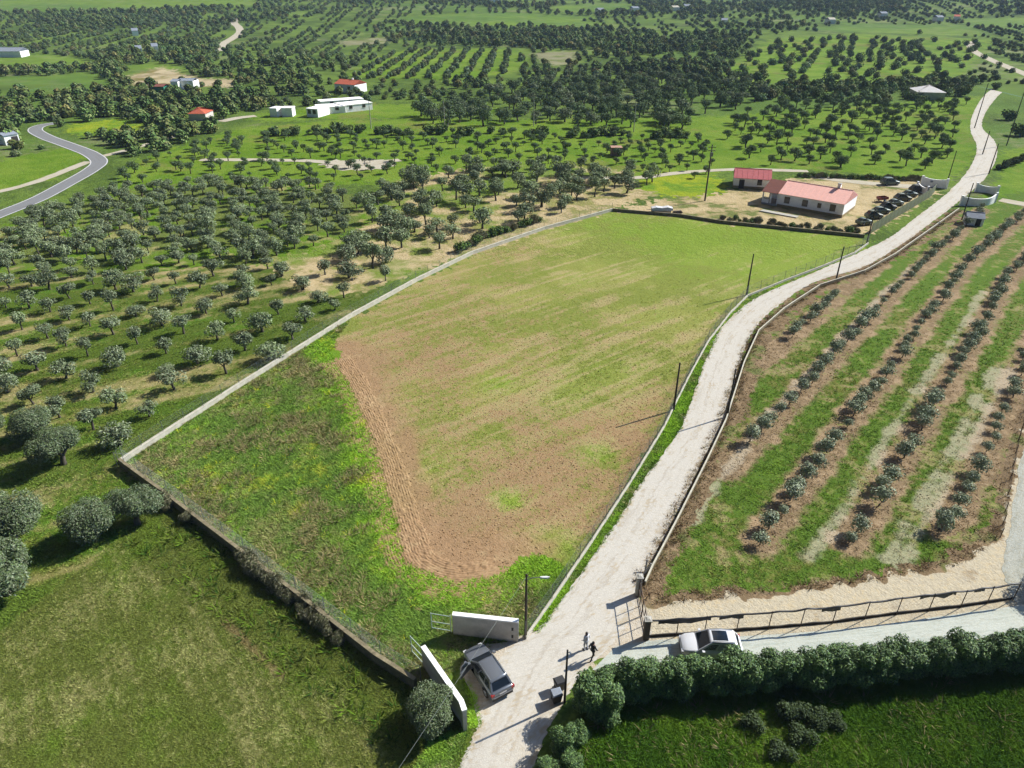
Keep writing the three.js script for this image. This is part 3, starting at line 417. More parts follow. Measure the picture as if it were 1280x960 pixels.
const LBL = {
  near: ['olive tree on the grass slope outside the long whitewashed wall', 'olive trees on the grass slope outside the white wall'],
  band: ['olive tree in the dense grove above the grass slope', 'olive trees of the dense pale grove'],
  bare: ['olive tree on bare sandy ground beyond the far whitewashed wall', 'olive trees on the bare sandy ground'],
  open: ['olive tree scattered on the open bright green pasture', 'olive trees scattered on the open pasture'],
  rows: ['olive tree in the grove above the farmhouse', 'olive trees of the grove above the farmhouse'],
  thick: ['olive tree in the thick grove beyond the pasture hedgerow', 'olive trees of the thick grove'],
};
const plant = (x, z, s, tone, set) => olives.push({ x, z, s, tone, set });
const B = [353, 345, 303, 357, 378, 362, 398, 378, 382, 402, 348, 393, 366, 424, 328, 415, 307, 438, 337, 450, 283, 467, 247, 455, 230, 417, 272, 425, 293, 403, 310, 380, 278, 370, 258, 392, 250, 360, 267, 345, 227, 382, 220, 355, 197, 377, 193, 350, 203, 407, 172, 430, 208, 442, 170, 395, 167, 365, 145, 362, 142, 388, 142, 418, 147, 458, 117, 490, 110, 445, 83, 473, 113, 408, 117, 355, 113, 380, 90, 347, 87, 373, 87, 400, 83, 433, 63, 390, 60, 423, 47, 463, 37, 385, 28, 412, 22, 445, 10, 490, 42, 505, 75, 522, 145, 510, 187, 521, 218, 487, 117, 537, 150, 556, 482, 351, 436, 347, 380, 362, 352, 346, 335, 336, 307, 359, 430, 372, 8, 385, 12, 360, 40, 358, 62, 362, -15, 430, -20, 400, -25, 465, 0, 470];
{ const r = rng(31); for (let i = 0; i < B.length; i += 2) { const p = px(B[i], B[i + 1]); plant(p.x, p.z, 0.8 + r() * 0.36, r() < 0.3 ? 'pale' : 'grey', 'near'); } }
function scatter(outline, dx, dz, turn, jit, seed, fn, keep = 1) {
  const r = rng(seed), c = Math.cos(turn), s = Math.sin(turn); let lo = 1e9, hi = -1e9, l2 = 1e9, h2 = -1e9;
  for (const p of outline) { const a = p.x * c + p.z * s, b = -p.x * s + p.z * c; lo = Math.min(lo, a); hi = Math.max(hi, a); l2 = Math.min(l2, b); h2 = Math.max(h2, b); }
  for (let a = lo; a < hi; a += dx) for (let b = l2; b < h2; b += dz) { const p = a + (r() - 0.5) * jit * dx, q = b + (r() - 0.5) * jit * dz, x = p * c - q * s, z = p * s + q * c; if (r() < keep && inside(outline, x, z)) fn(x, z, r); }
}
const TARP = offset(TAR, 0), clearOf = (x, z) => nearLine(TARP, x, z) > 5 && nearLine(ROAD_L, x, z) > 3.2 && nearLine(ROAD_R, x, z) > 3.2;
scatter(poly(-80, 352, 60, 350, 330, 335, 470, 345, 430, 385, 300, 470, 215, 520, 120, 545, 60, 520, -80, 520), 4.7, 4.7, 0.5, 0.7, 46, (x, z, r) => nearLine(WALL_LEFT, x, z) > 2.4 && !olives.some((o) => Math.hypot(o.x - x, o.z - z) < 3.5) && plant(x, z, 0.65 + r() * 0.4, r() < 0.3 ? 'pale' : 'grey', 'near'), 0.95);
scatter(poly(-120, 300, 0, 287, 60, 264, 140, 243, 250, 228, 400, 234, 450, 258, 430, 296, 330, 330, 0, 347, -120, 345), 3.5, 3.4, 0.5, 0.85, 41, (x, z, r) => clearOf(x, z) && plant(x, z, 0.8 + r() * 0.42, r() < 0.6 ? 'pale' : 'grey', 'band'), 0.94);
scatter(poly(400, 340, 440, 300, 455, 262, 480, 230, 620, 208, 760, 212, 850, 228, 800, 240, 740, 254, 600, 298, 500, 330, 440, 360), 4.9, 5.1, 0.45, 0.85, 42, (x, z, r) => plant(x, z, 1.05 + r() * 0.65, r() < 0.5 ? 'pale' : 'grey', 'bare'), 0.86);
scatter(poly(140, 242, 165, 205, 290, 172, 420, 166, 640, 166, 880, 170, 900, 225, 850, 222, 760, 208, 620, 203, 480, 224, 420, 228, 250, 222), 4.5, 5.4, 0.3, 0.95, 43, (x, z, r) => clearOf(x, z) && plant(x, z, 0.55 + r() * 0.5, 'dark', 'open'), 0.84);
scatter(poly(905, 205, 905, 150, 1000, 128, 1210, 130, 1205, 170, 1208, 195, 1185, 212, 1080, 210, 960, 208), 4.4, 8.2, 1.22, 0.6, 44, (x, z, r) => clearOf(x, z) && (z < -205 || r() < 0.72) && plant(x, z, 0.85 + r() * 0.55, 'dark', 'rows'), 0.86);
scatter(poly(480, 160, 540, 138, 620, 116, 800, 100, 940, 104, 960, 126, 900, 145, 880, 165, 640, 158), 7, 7.2, 0.7, 0.85, 45, (x, z, r) => plant(x, z, 1.5 + r() * 0.7, r() < 0.3 ? 'grey' : 'dark', 'thick'), 0.9);
const bigSpots = [[43, 548, 0.78], [80, 580, 0.86], [18, 672, 0.98], [122, 670, 0.82], [172, 655, 0.78], [10, 742, 1.02], [-14, 548, 0.75], [-40, 690, 1.1]];
bigSpots.forEach(([x, y, s], i) => {
  const p = px(x, y), q = bigProtos[i % 3]; const L = ['broad dark olive tree on the slope outside the wall corner', 'dense old olive tree casting a shadow over the lower grass field', 'leafy olive tree close against the stone wall'];
  dup(q, p, i * 1.7, s, L[i === 4 ? 2 : i === 0 || i === 1 || i === 6 ? 0 : 1], i === 4 ? 'olive tree at the stone wall' : i === 0 || i === 1 || i === 6 ? 'broad olive trees by the wall corner' : 'old olive trees round the lower field').userData.category = 'tree';
});
{ const o = dup(bigProtos[1], px(545, 905), 2.2, 0.62, 'silvery olive tree growing behind the white gate wall'); o.userData.category = 'tree'; delete o.userData.group; }
{ const o = dup(bigProtos[2], px(1338, 735), 0.6, 0.8, 'olive tree shading the end of the dirt track', 'olive tree at the track end'); o.userData.category = 'tree'; }
// the 285 that show largest are trees of their own, the rest one mass
{
  const r = rng(77), T = (o) => { const q = seen(o.x, land(o.x, o.z) + 1.5, o.z); o.q = q[0] > -12 && q[0] < 1292 && q[1] > -5 && q[1] < 970 ? o.s / q[2] : 0; return o; };
  olives.forEach(T); olives.sort((a, b) => b.q - a.q);
  const near = olives.slice(0, 285), rest = olives.slice(285);
  const cut = {}; for (const k in LBL) { const q = near.filter((o) => o.set === k).map((o) => o.s).sort((a, b) => a - b); cut[k] = q[q.length >> 1] || 1; }
  const word = { pale: 'pale', grey: 'grey-green', dark: 'dark green' };
  for (const o of near) { const size = o.s > cut[o.set] ? 'larger' : 'smaller', c = dup(protos[o.tone][r() * 6 | 0], V(o.x, land(o.x, o.z), o.z), r() * 6.28, o.s, `${size} ${word[o.tone]} ${LBL[o.set][0]}`, `${size} ${word[o.tone]} ${LBL[o.set][1]}`); c.scale.set(o.s * (0.82 + r() * 0.4), o.s * (0.8 + r() * 0.4), o.s * (0.82 + r() * 0.4)); c.userData.category = 'tree'; }
  const g = new THREE.Group(); g.name = 'olive_grove'; tag(g, 'mass of smaller olive trees covering the far orchards and groves', 'olive grove', null, 'stuff'); scene.add(g);
  const m4 = new THREE.Matrix4(), qn = new THREE.Quaternion(), e = new THREE.Euler();
  for (const tone in sets) for (let v = 0; v < 2; v++) {
    const list = rest.filter((o, i) => o.tone === tone && i % 2 === v); if (!list.length) continue;
    const src = protos[tone][v]; const parts = src.children.map((m) => { const k = m.geometry.index ? m.geometry.toNonIndexed() : m.geometry.clone(); k.deleteAttribute('uv'); if (!k.attributes.color) { const a = new Float32Array(k.attributes.position.count * 3), c = alb(92, 84, 72); for (let i = 0; i < a.length; i++) a[i] = c[i % 3]; k.setAttribute('color', new THREE.BufferAttribute(a, 3)); } return k; });
    const im = new THREE.InstancedMesh(mergeGeometries(parts), leafMat, list.length); im.name = 'trees'; im.castShadow = im.receiveShadow = true;
    list.forEach((o, i) => { m4.compose(V(o.x, land(o.x, o.z), o.z), qn.setFromEuler(e.set(0, r() * 6.28, 0)), V(o.s, o.s * (0.9 + r() * 0.2), o.s)); im.setMatrixAt(i, m4); const k = 0.85 + r() * 0.3; im.setColorAt(i, new THREE.Color(k, k, k)); }); g.add(im);
  }
  
}
// far woods and orchards
{
  const r = rng(91), far = { oak: [], round: [], row: [] };
  const OPEN = ZONES.filter((q) => [14, 15, 16, 17].includes(q[0])).map((q) => q[1]), inOpen = (x, z) => OPEN.some((p) => inside(p, x, z));
  const gaps = [poly(300, 160, 330, 140, 460, 128, 560, 130, 640, 140, 560, 155, 440, 156), poly(425, 100, 465, 66, 520, 57, 655, 60, 662, 76, 640, 94, 560, 103), poly(895, 100, 950, 45, 1060, 38, 1245, 48, 1210, 98, 1100, 104, 940, 104), poly(130, 250, 165, 200, 290, 165, 420, 158, 900, 150, 1000, 120, 1235, 112, 1225, 220, 900, 240, 620, 210, 480, 230), poly(0, 200, 40, 190, 95, 180, 120, 195, 60, 230, -60, 260), poly(200, 115, 215, 108, 245, 106, 245, 116), poly(1130, 118, 1190, 118, 1190, 130, 1130, 130), poly(355, 145, 365, 128, 480, 122, 480, 145), poly(410, 117, 412, 104, 470, 106, 465, 118), poly(228, 155, 228, 140, 265, 140, 265, 155), poly(270, 156, 300, 142, 325, 142, 310, 150), poly(268, 70, 278, 50, 292, 28, 306, 28, 302, 46, 284, 62), poly(1208, 62, 1214, 50, 1222, 58, 1290, 86, 1280, 98)];
  for (let d = 190; d < 1900; ) {
    const st = 4.3 + d * 0.0042, halfw = d * 0.86 + 20; 
    for (let x = -Math.ceil(halfw / st) * st; x < halfw; x += st) {
      const grove = fbm(x / 140 + 70, -d / 140 + 22) < (x < -60 ? 0.4 : 0.5), jit = grove ? 0.35 : 0.9, X = x + (r() - 0.5) * st * jit, Z = -(d + (r() - 0.5) * st * jit), k = r(), k2 = r(); if (grove && (Math.round(x / st + 5000) % 4 === 0 || r() < 0.08)) continue;
      if (-Z > 300 ? false : X > -90) continue;
      const q = seen(X, land(X, Z), Z); if (q[0] < -60 || q[0] > 1340) continue;
      if (zoneAt(X, Z) !== 0 && zoneAt(X, Z) !== 13 || inOpen(X, Z) || gaps.some((p) => inside(p, X, Z)) || nearLine(TARP, X, Z) < 6 || nearLine(ROAD_L, X, Z) < 7 || nearLine(ROAD_R, X, Z) < 7) continue;
      const dens = fbm(X / 85 + 12, Z / 85 + 4), dark = fbm(X / 140 + 70, Z / 140 + 22); if (k > 0.45 + step(0.34, 0.55, dens) * 0.55) continue;
      (!grove && dark > 0.46 ? far.oak : far.round).push([X, Z, (!grove && dark > 0.5 ? 1.05 : grove ? 0.62 : 0.8) * (0.5 + k2 * 0.5) * (1 + d / 2600)]);
    }
    d += st;
  }
  const band = (out, p, dx, dz, turn, s, jit, keep, seed) => scatter(p, dx, dz, turn, jit, seed, (x, z, q) => far[out].push([x, z, s * (0.8 + q() * 0.4)]), keep);
  band('row', poly(432, 98, 470, 70, 520, 61, 648, 63, 655, 75, 636, 92, 560, 100), 8.6, 3.2, 0.02, 0.6, 0.3, 0.93, 1); band('row', poly(640, 112, 660, 92, 720, 86, 900, 74, 920, 98, 800, 100), 6.4, 3.4, 0.15, 0.6, 0.4, 0.95, 2); band('round', poly(905, 88, 960, 54, 1060, 46, 1225, 54, 1200, 92, 1100, 100, 930, 100), 10, 12, 0.4, 0.85, 0.8, 0.8, 3); band('round', poly(920, 126, 1000, 104, 1215, 100, 1220, 116, 1120, 130), 6, 6, 0.4, 0.8, 0.9, 0.85, 4);
  band('row', poly(20, 155, 60, 125, 150, 118, 160, 140, 90, 150), 7, 3.2, 0.2, 0.5, 0.3, 0.95, 5); band('round', poly(330, 140, 350, 125, 470, 118, 620, 118, 560, 130, 440, 128), 6, 6, 0.3, 0.62, 0.9, 0.8, 6);
  const oakish = (seed, tones, n, size) => { const q = rng(seed), c = []; for (let k = 0; k < 9; k++) { const f = q() * 6.28, d = 1.7 * q(); c.push([Math.cos(f) * d, 1.3 + q() * 1.9, Math.sin(f) * d, 0.9 + q() * 0.9, 0.85]); } return mergeGeometries([crown(q, c, n, size, tones, { core: 0.2, aspect: 0.7 }), (() => { const k = limbs(q, 3, 0.7, 3, 1, 0.22).toNonIndexed(); k.deleteAttribute('uv'); const a = new Float32Array(k.attributes.position.count * 3).fill(0.06); k.setAttribute('color', new THREE.BufferAttribute(a, 3)); return k; })()]); };
  const geos = { oak: oakish(5, OAK, 420, 0.42), round: oakish(6, bright(DARKOLIVE, 0.9).concat(OAK), 420, 0.4), row: oakish(8, bright(DARKOLIVE, 0.9), 300, 0.46) };
  const m4 = new THREE.Matrix4(), qn = new THREE.Quaternion(), e = new THREE.Euler(), group = new THREE.Group(); group.name = 'woodland'; tag(group, 'far-off woods and orchards covering the hills to the horizon', 'woodland', null, 'stuff'); scene.add(group);
  for (const k in far) { const im = new THREE.InstancedMesh(geos[k], leafMat, far[k].length); im.name = 'trees'; im.castShadow = im.receiveShadow = true; far[k].forEach(([x, z, s], i) => { m4.compose(V(x, land(x, z) - 0.2, z), qn.setFromEuler(e.set(0, r() * 6.28, 0)), V(s * (0.85 + r() * 0.3), s * (0.8 + r() * 0.35), s)); im.setMatrixAt(i, m4); const n = fbm(x / 70 + 33, z / 70), b = (0.7 + r() * 0.5) * (0.75 + n * 0.6), w = r() < 0.12 ? 1.3 : 1; im.setColorAt(i, new THREE.Color(b * w * (0.92 + r() * 0.22), b * (0.96 + r() * 0.1), b * (0.85 + r() * 0.3))); }); group.add(im);  }
}
// young olive bushes in rows on the right-hand plot
{
  const r = rng(51), bush = [0, 1, 2, 3].map((i) => { const q = rng(400 + i), c = []; for (let k = 0; k < 6; k++) { const f = q() * 6.28, d = 0.45 * q(); c.push([Math.cos(f) * d, 0.75 + q() * 0.55, Math.sin(f) * d, 0.4 + q() * 0.2]); } const g = new THREE.Group(); g.name = 'young_olive'; const t = new THREE.Mesh(limbs(q, 1.4, 0.45, 4, 0.4, 0.05), M.bark), m = new THREE.Mesh(crown(q, c, 520, 0.12, BLUE, { core: 0.4, aspect: 0.35, tilt: 2.2 }), leafMat); t.name = 'trunk'; m.name = 'crown'; g.add(t, m); g.traverse((x) => { x.castShadow = x.receiveShadow = true; }); return g; });
  const names = ['first row from the gravel road', 'second row from the gravel road', 'third row from the gravel road', 'fourth row from the gravel road', 'row beside the worn grey track'];
  ROWS.forEach((row, k) => { for (const p of resample(row, 2.3)) { if (r() < 0.12) continue; const x = p.x + (r() - 0.5) * 0.7, z = p.z + (r() - 0.5) * 0.7, q = seen(x, 0, z); if (q[0] > 1290 || nearLine(WALL_RIGHT, x, z) < 3) continue; dup(bush[r() * 4 | 0], V(x, 0, z), r() * 6.28, 0.7 + r() * 0.65, `dusty blue-grey young olive bush in the ${names[k]}`, `young olives, ${names[k]}`).userData.category = 'bush'; } });
}
// the clipped evergreen hedge along the lane, bush by bush
{
  const r = rng(61), make = (seed, n) => { const q = rng(seed), c = []; for (let k = 0; k < 16; k++) { const f = q() * 6.28, d = 0.75 * Math.sqrt(q()); c.push([Math.cos(f) * d, 0.45 + q() * 2.4, Math.sin(f) * d, 0.5 + q() * 0.25, 0.95]); } const g = new THREE.Group(); g.name = 'hedge_bush'; const t = new THREE.Mesh(limbs(q, 2.4, 0.4, 4, 0.5, 0.07), M.bark), m = new THREE.Mesh(crown(q, c, n, 0.105, HEDGE, { aspect: 0.36, core: 0.3, up: 0.5, tilt: 1.6 }), glossLeafMat); t.name = 'trunk'; m.name = 'crown'; g.add(t, m); g.traverse((x) => { x.castShadow = x.receiveShadow = true; }); return g; };
  const P = [0, 1, 2].map((i) => make(500 + i, 8000));
  resample(poly(1310, 826, 1240, 833, 1150, 842, 1060, 850, 970, 857, 880, 863, 800, 868, 755, 874), 1.05).forEach((p, i) => dup(P[i % 3], V(p.x + (r() - 0.5) * 0.3, 0, p.z + (r() - 0.5) * 0.3), r() * 6.28, 0.88 + r() * 0.14, 'dark green leafy bush in the tall hedge beside the concrete lane', 'bushes of the tall hedge').userData.category = 'hedge');
  [[735, 893, 1.02], [757, 898, 0.95]].forEach(([x, y, s]) => dup(P[1], px(x, y), r() * 6, s, 'full green bush at the hedge corner beside the bins', 'bushes at the hedge corner').userData.category = 'hedge');
  [[702, 945, 0.74], [722, 932, 0.6], [683, 975, 0.62], [712, 968, 0.6], [668, 1000, 0.6]].forEach(([x, y, s]) => dup(P[2], px(x, y), r() * 6, s, 'low leafy bush on the roadside below the hedge corner', 'low bushes on the roadside').userData.category = 'bush');
}
// shrubs: pasture hedgerow, along the walls, dry brambles
{
  const r = rng(71), kind = (name, seed, tones, n, size, opt, mat = leafMat) => { const q = rng(seed), c = []; for (let k = 0; k < 7; k++) { const f = q() * 6.28, d = 0.7 * q(); c.push([Math.cos(f) * d, 0.35 + q() * 0.6, Math.sin(f) * d, 0.4 + q() * 0.3]); } const g = new THREE.Group(); g.name = name; const t = new THREE.Mesh(limbs(q, 1, 0.25, 4, 0.5, 0.05), M.bark), m = new THREE.Mesh(crown(q, c, n, size, tones, opt), mat); t.name = 'trunk'; m.name = 'crown'; g.add(t, m); g.traverse((x) => { x.castShadow = x.receiveShadow = true; }); return g; };
  const dark = [0, 1].map((i) => kind('shrub', 600 + i, OAK, 500, 0.17)), green = [0, 1].map((i) => kind('shrub', 610 + i, HEDGE.concat(OAK), 600, 0.14)), dry = [0, 1].map((i) => kind('bramble_bush', 620 + i, TWIG, 1500, 0.16, { aspect: 0.12, core: 0.6, tilt: 2 })), olive = [0, 1].map((i) => kind('shrub', 630 + i, bright(DARKOLIVE, 0.5), 1700, 0.1, { tilt: 1.6, core: 0.5 }));
  const place = (set, p, s, label, group) => { const o = dup(set[r() * 2 | 0], p, r() * 6.28, s, label, group); o.userData.category = 'shrub'; return o; };
  for (const p of resample(poly(330, 170, 430, 166, 520, 168, 640, 168, 700, 172, 760, 170, 860, 173), 3.1)) if (r() < 0.75) place(dark, V(p.x, land(p.x, p.z), p.z + (r() - 0.5) * 4), 1.3 + r() * 1.3, 'dark shrub in the hedgerow crossing the green pasture', 'shrubs of the pasture hedgerow');
  for (const p of resample(poly(572, 317, 600, 304, 640, 290, 672, 280), 1.5)) place(r() < 0.4 ? dry : green, V(p.x + (r() - 0.5) * 1.2, 0, p.z - 1.4), 0.7 + r() * 0.7, 'bushy shrub against the outside of the far white wall', 'shrubs outside the far white wall');
  for (const p of resample(poly(905, 277, 950, 283, 1000, 289, 1080, 295), 0.85)) place(r() < 0.72 ? dry : green, V(p.x + (r() - 0.5), 0, p.z - 0.8 - r() * 1.8), 0.4 + r() * 0.55, 'low scrubby shrub between the farmhouse and the plot wall', 'shrubs below the farmhouse');
  for (const p of resample(poly(302, 700, 330, 722, 360, 745, 395, 772, 425, 795), 0.8)) place(dry, V(p.x + (r() - 0.5) * 0.5, 0, p.z + 0.1 + (r() - 0.5) * 0.5), 0.6 + r() * 0.45, 'grey leafless bramble overgrowing the stone wall', 'brambles on the stone wall');
  for (const [x, y, s] of [[212, 632, 1.1], [235, 650, 0.8], [455, 805, 0.5]]) place(dry, px(x, y), s, 'small grey bramble at the foot of the stone wall', 'small brambles at the wall foot');
  for (const [x, y, s] of [[985, 895, 0.9], [1015, 900, 0.85], [940, 908, 0.7], [1000, 925, 0.8], [1040, 905, 0.7], [975, 945, 0.75]]) place(olive, px(x, y), s, 'dusky grey-green shrub in the dark grass below the hedge', 'shrubs below the hedge');
  for (const p of resample(poly(1000, 221, 1060, 223, 1150, 226), 1.0)) place(r() < 0.5 ? green : dry, V(p.x, 0, p.z), 0.7 + r() * 0.3, 'trimmed olive-green shrub in the hedge behind the farmhouse drive', 'hedge behind the farmhouse drive');
  for (const p of resample(poly(1250, 212, 1280, 200, 1320, 190), 3)) place(olive, p, 1 + r() * 0.6, 'grey shrub in the green paddock beyond the curved gate walls', 'shrubs of the paddock');
  for (const [x, y] of [[1245, 112], [1200, 120], [1150, 130], [1262, 150], [1275, 170]]) place(dark, px(x, y), 2.2 + r(), 'tall dark shrub at the upper end of the gravel road', 'shrubs at the upper road end');
}

// grass, weeds and clods: far too many to count
{
  const r = rng(81), m4 = new THREE.Matrix4(), qn = new THREE.Quaternion(), e = new THREE.Euler(), cc = [0, 0, 0];
  const tuft = (n, spread, h, w) => { const q = rng(n * 13), p = []; for (let k = 0; k < n; k++) { const f = q() * 6.28, d = spread * Math.sqrt(q()), a = q() * 6.28, L = h * (0.5 + 0.7 * q()), x = Math.cos(f) * d, z = Math.sin(f) * d, ln = 0.7 + 0.9 * q(), lx = Math.cos(f) * L * ln, lz = Math.sin(f) * L * ln; p.push(x - Math.cos(a) * w, -0.02, z - Math.sin(a) * w, x + Math.cos(a) * w, -0.02, z + Math.sin(a) * w, x + lx, L * 0.8, z + lz); } const g = new THREE.BufferGeometry(); g.setAttribute('position', new THREE.Float32BufferAttribute(p, 3)); g.computeVertexNormals(); return g; };
  const grassGeo = tuft(12, 0.16, 0.16, 0.03), weedGeo = tuft(30, 0.3, 0.45, 0.035);
  const sow = (name, label, geo, list) => { const im = new THREE.InstancedMesh(geo, matte(0xffffff), list.length); im.name = name; tag(im, label, name.replace(/_/g, ' '), null, 'stuff'); im.castShadow = im.receiveShadow = true; list.forEach(([x, z, s, c], i) => { m4.compose(V(x, 0, z), qn.setFromEuler(e.set(0, r() * 6.28, 0)), V(s, s * (0.7 + r() * 0.6), s)); im.setMatrixAt(i, m4); im.setColorAt(i, new THREE.Color().setRGB(...c)); }); scene.add(im);  };
  const grass = [], weeds = [], clods = [];
  const dens = { 1: 3.2, 2: 11, 4: 11, 5: 4, 6: 11, 8: 12, 9: 2.5, 10: 4 }, hgt = { 1: 0.5, 2: 0.95, 4: 0.55, 5: 0.7, 6: 1.3, 8: 0.95, 9: 0.9, 10: 0.75 };
  for (let k = 0; k < 420000; k++) {
    const z = -22 - r() * 88 * (0.55 + 0.45 * r()), x = (r() * 2 - 1) * (16 - z * 0.72), id = zoneAt(x, z), d = dens[id]; if (!d || r() > d / 12 || inside(APRON, x, z) || id === 1 && gPlough(x, z) < 3 || gPlough(x, z) < 1.1) continue;
    groundColor(x, z, cc, id); const green = cc[1] / (cc[0] + 1e-4), patchy = fbm(x / 1.3 + 9, z / 1.3); if (green < 1.02 && r() < 0.75) continue; const b = (id === 2 || id === 8 ? 1.95 : 1.6) + r() * 0.6;
    grass.push([x, z, hgt[id] * (0.6 + patchy * 0.9) * (0.7 + r() * 0.6), [cc[0] * b, cc[1] * b, cc[2] * b]]);
  }
  for (let k = 0; k < 26000; k++) {
    const z = -28 - r() * 62, x = -42 + r() * 44, id = zoneAt(x, z); if (id !== 2 || gPlough(x, z) < 2.6) continue;
    const b = fbm(x / 2.6 + 61, z / 2.6), brown = b > 0.53; if (r() > (brown ? step(0.5, 0.66, b) * 0.8 : 0.16)) continue; const c = brown ? [C.meadB, alb(140, 128, 88), alb(96, 98, 60)][r() * 3 | 0] : r() < 0.1 ? C.yellow : r() < 0.5 ? C.meadL : C.meadG, t = 1.7 + r() * 0.8;
    weeds.push([x, z, (brown ? 0.8 : 0.6) * (0.6 + r() * 0.7), c.map((v) => v * t)]);
  }
  for (let k = 0; k < 9000; k++) { const z = -24 - r() * 24, x = -36 + r() * 110, id = zoneAt(x, z); if (id !== 6 && id !== 4 && id !== 9 || id === 4 && gNear(x, z) > 5 || r() > (id === 9 ? 0.9 : 0.5)) continue; const c = id === 9 ? [C.dry, C.dryD, C.meadB][r() * 3 | 0] : id === 6 ? [C.brG, C.brL, C.meadB][r() * 3 | 0] : [C.lowG, C.lowD, C.lowL][r() * 3 | 0], t = 1.4 + r() * 0.7; weeds.push([x, z, (0.5 + r() * 0.7) * (id === 9 ? 0.7 : 1), c.map((v) => v * t)]); }
  for (const L of [WALL_RIGHT]) for (const p of straight(L, 0.25)) for (let k = 0; k < 3; k++) { const c = [C.dry, C.dryD, C.meadB][r() * 3 | 0], x = p.x + (r() - 0.6) * 1.6, z = p.z + (r() - 0.5); weeds.push([x, z, 0.3 + r() * 0.35, c.map((v) => v * 1.6)]); }
  sow('grass', 'short grass covering the meadow, verges and fields', grassGeo, grass); sow('weeds', 'taller weeds and dry stalks in the meadow and verges', weedGeo, weeds);
  const clodGeo = new THREE.IcosahedronGeometry(0.06, 0); { const q = clodGeo.attributes.position; for (let i = 0; i < q.count; i++) { const k = 0.75 + 0.5 * vn(q.getX(i) * 40 + 9, q.getZ(i) * 40 + q.getY(i) * 31); q.setXYZ(i, q.getX(i) * k, q.getY(i) * k * 0.7, q.getZ(i) * k); } clodGeo.computeVertexNormals(); }
  for (let k = 0; k < 60000; k++) { const z = -36 - r() * 70, x = -26 + r() * 70, id = zoneAt(x, z); if (id !== 1 && id !== 5 && id !== 9) continue; groundColor(x, z, cc, id); if (cc[1] > cc[0] * 0.97 && r() < 0.9) continue; const t = 0.75 + r() * 0.4; clods.push([x, z, 0.4 + r() * r() * 1.5, [cc[0] * t, cc[1] * t, cc[2] * t]]); }
  sow('clods', 'small clods of dry soil on the bare parts of the fields', clodGeo, clods);
}

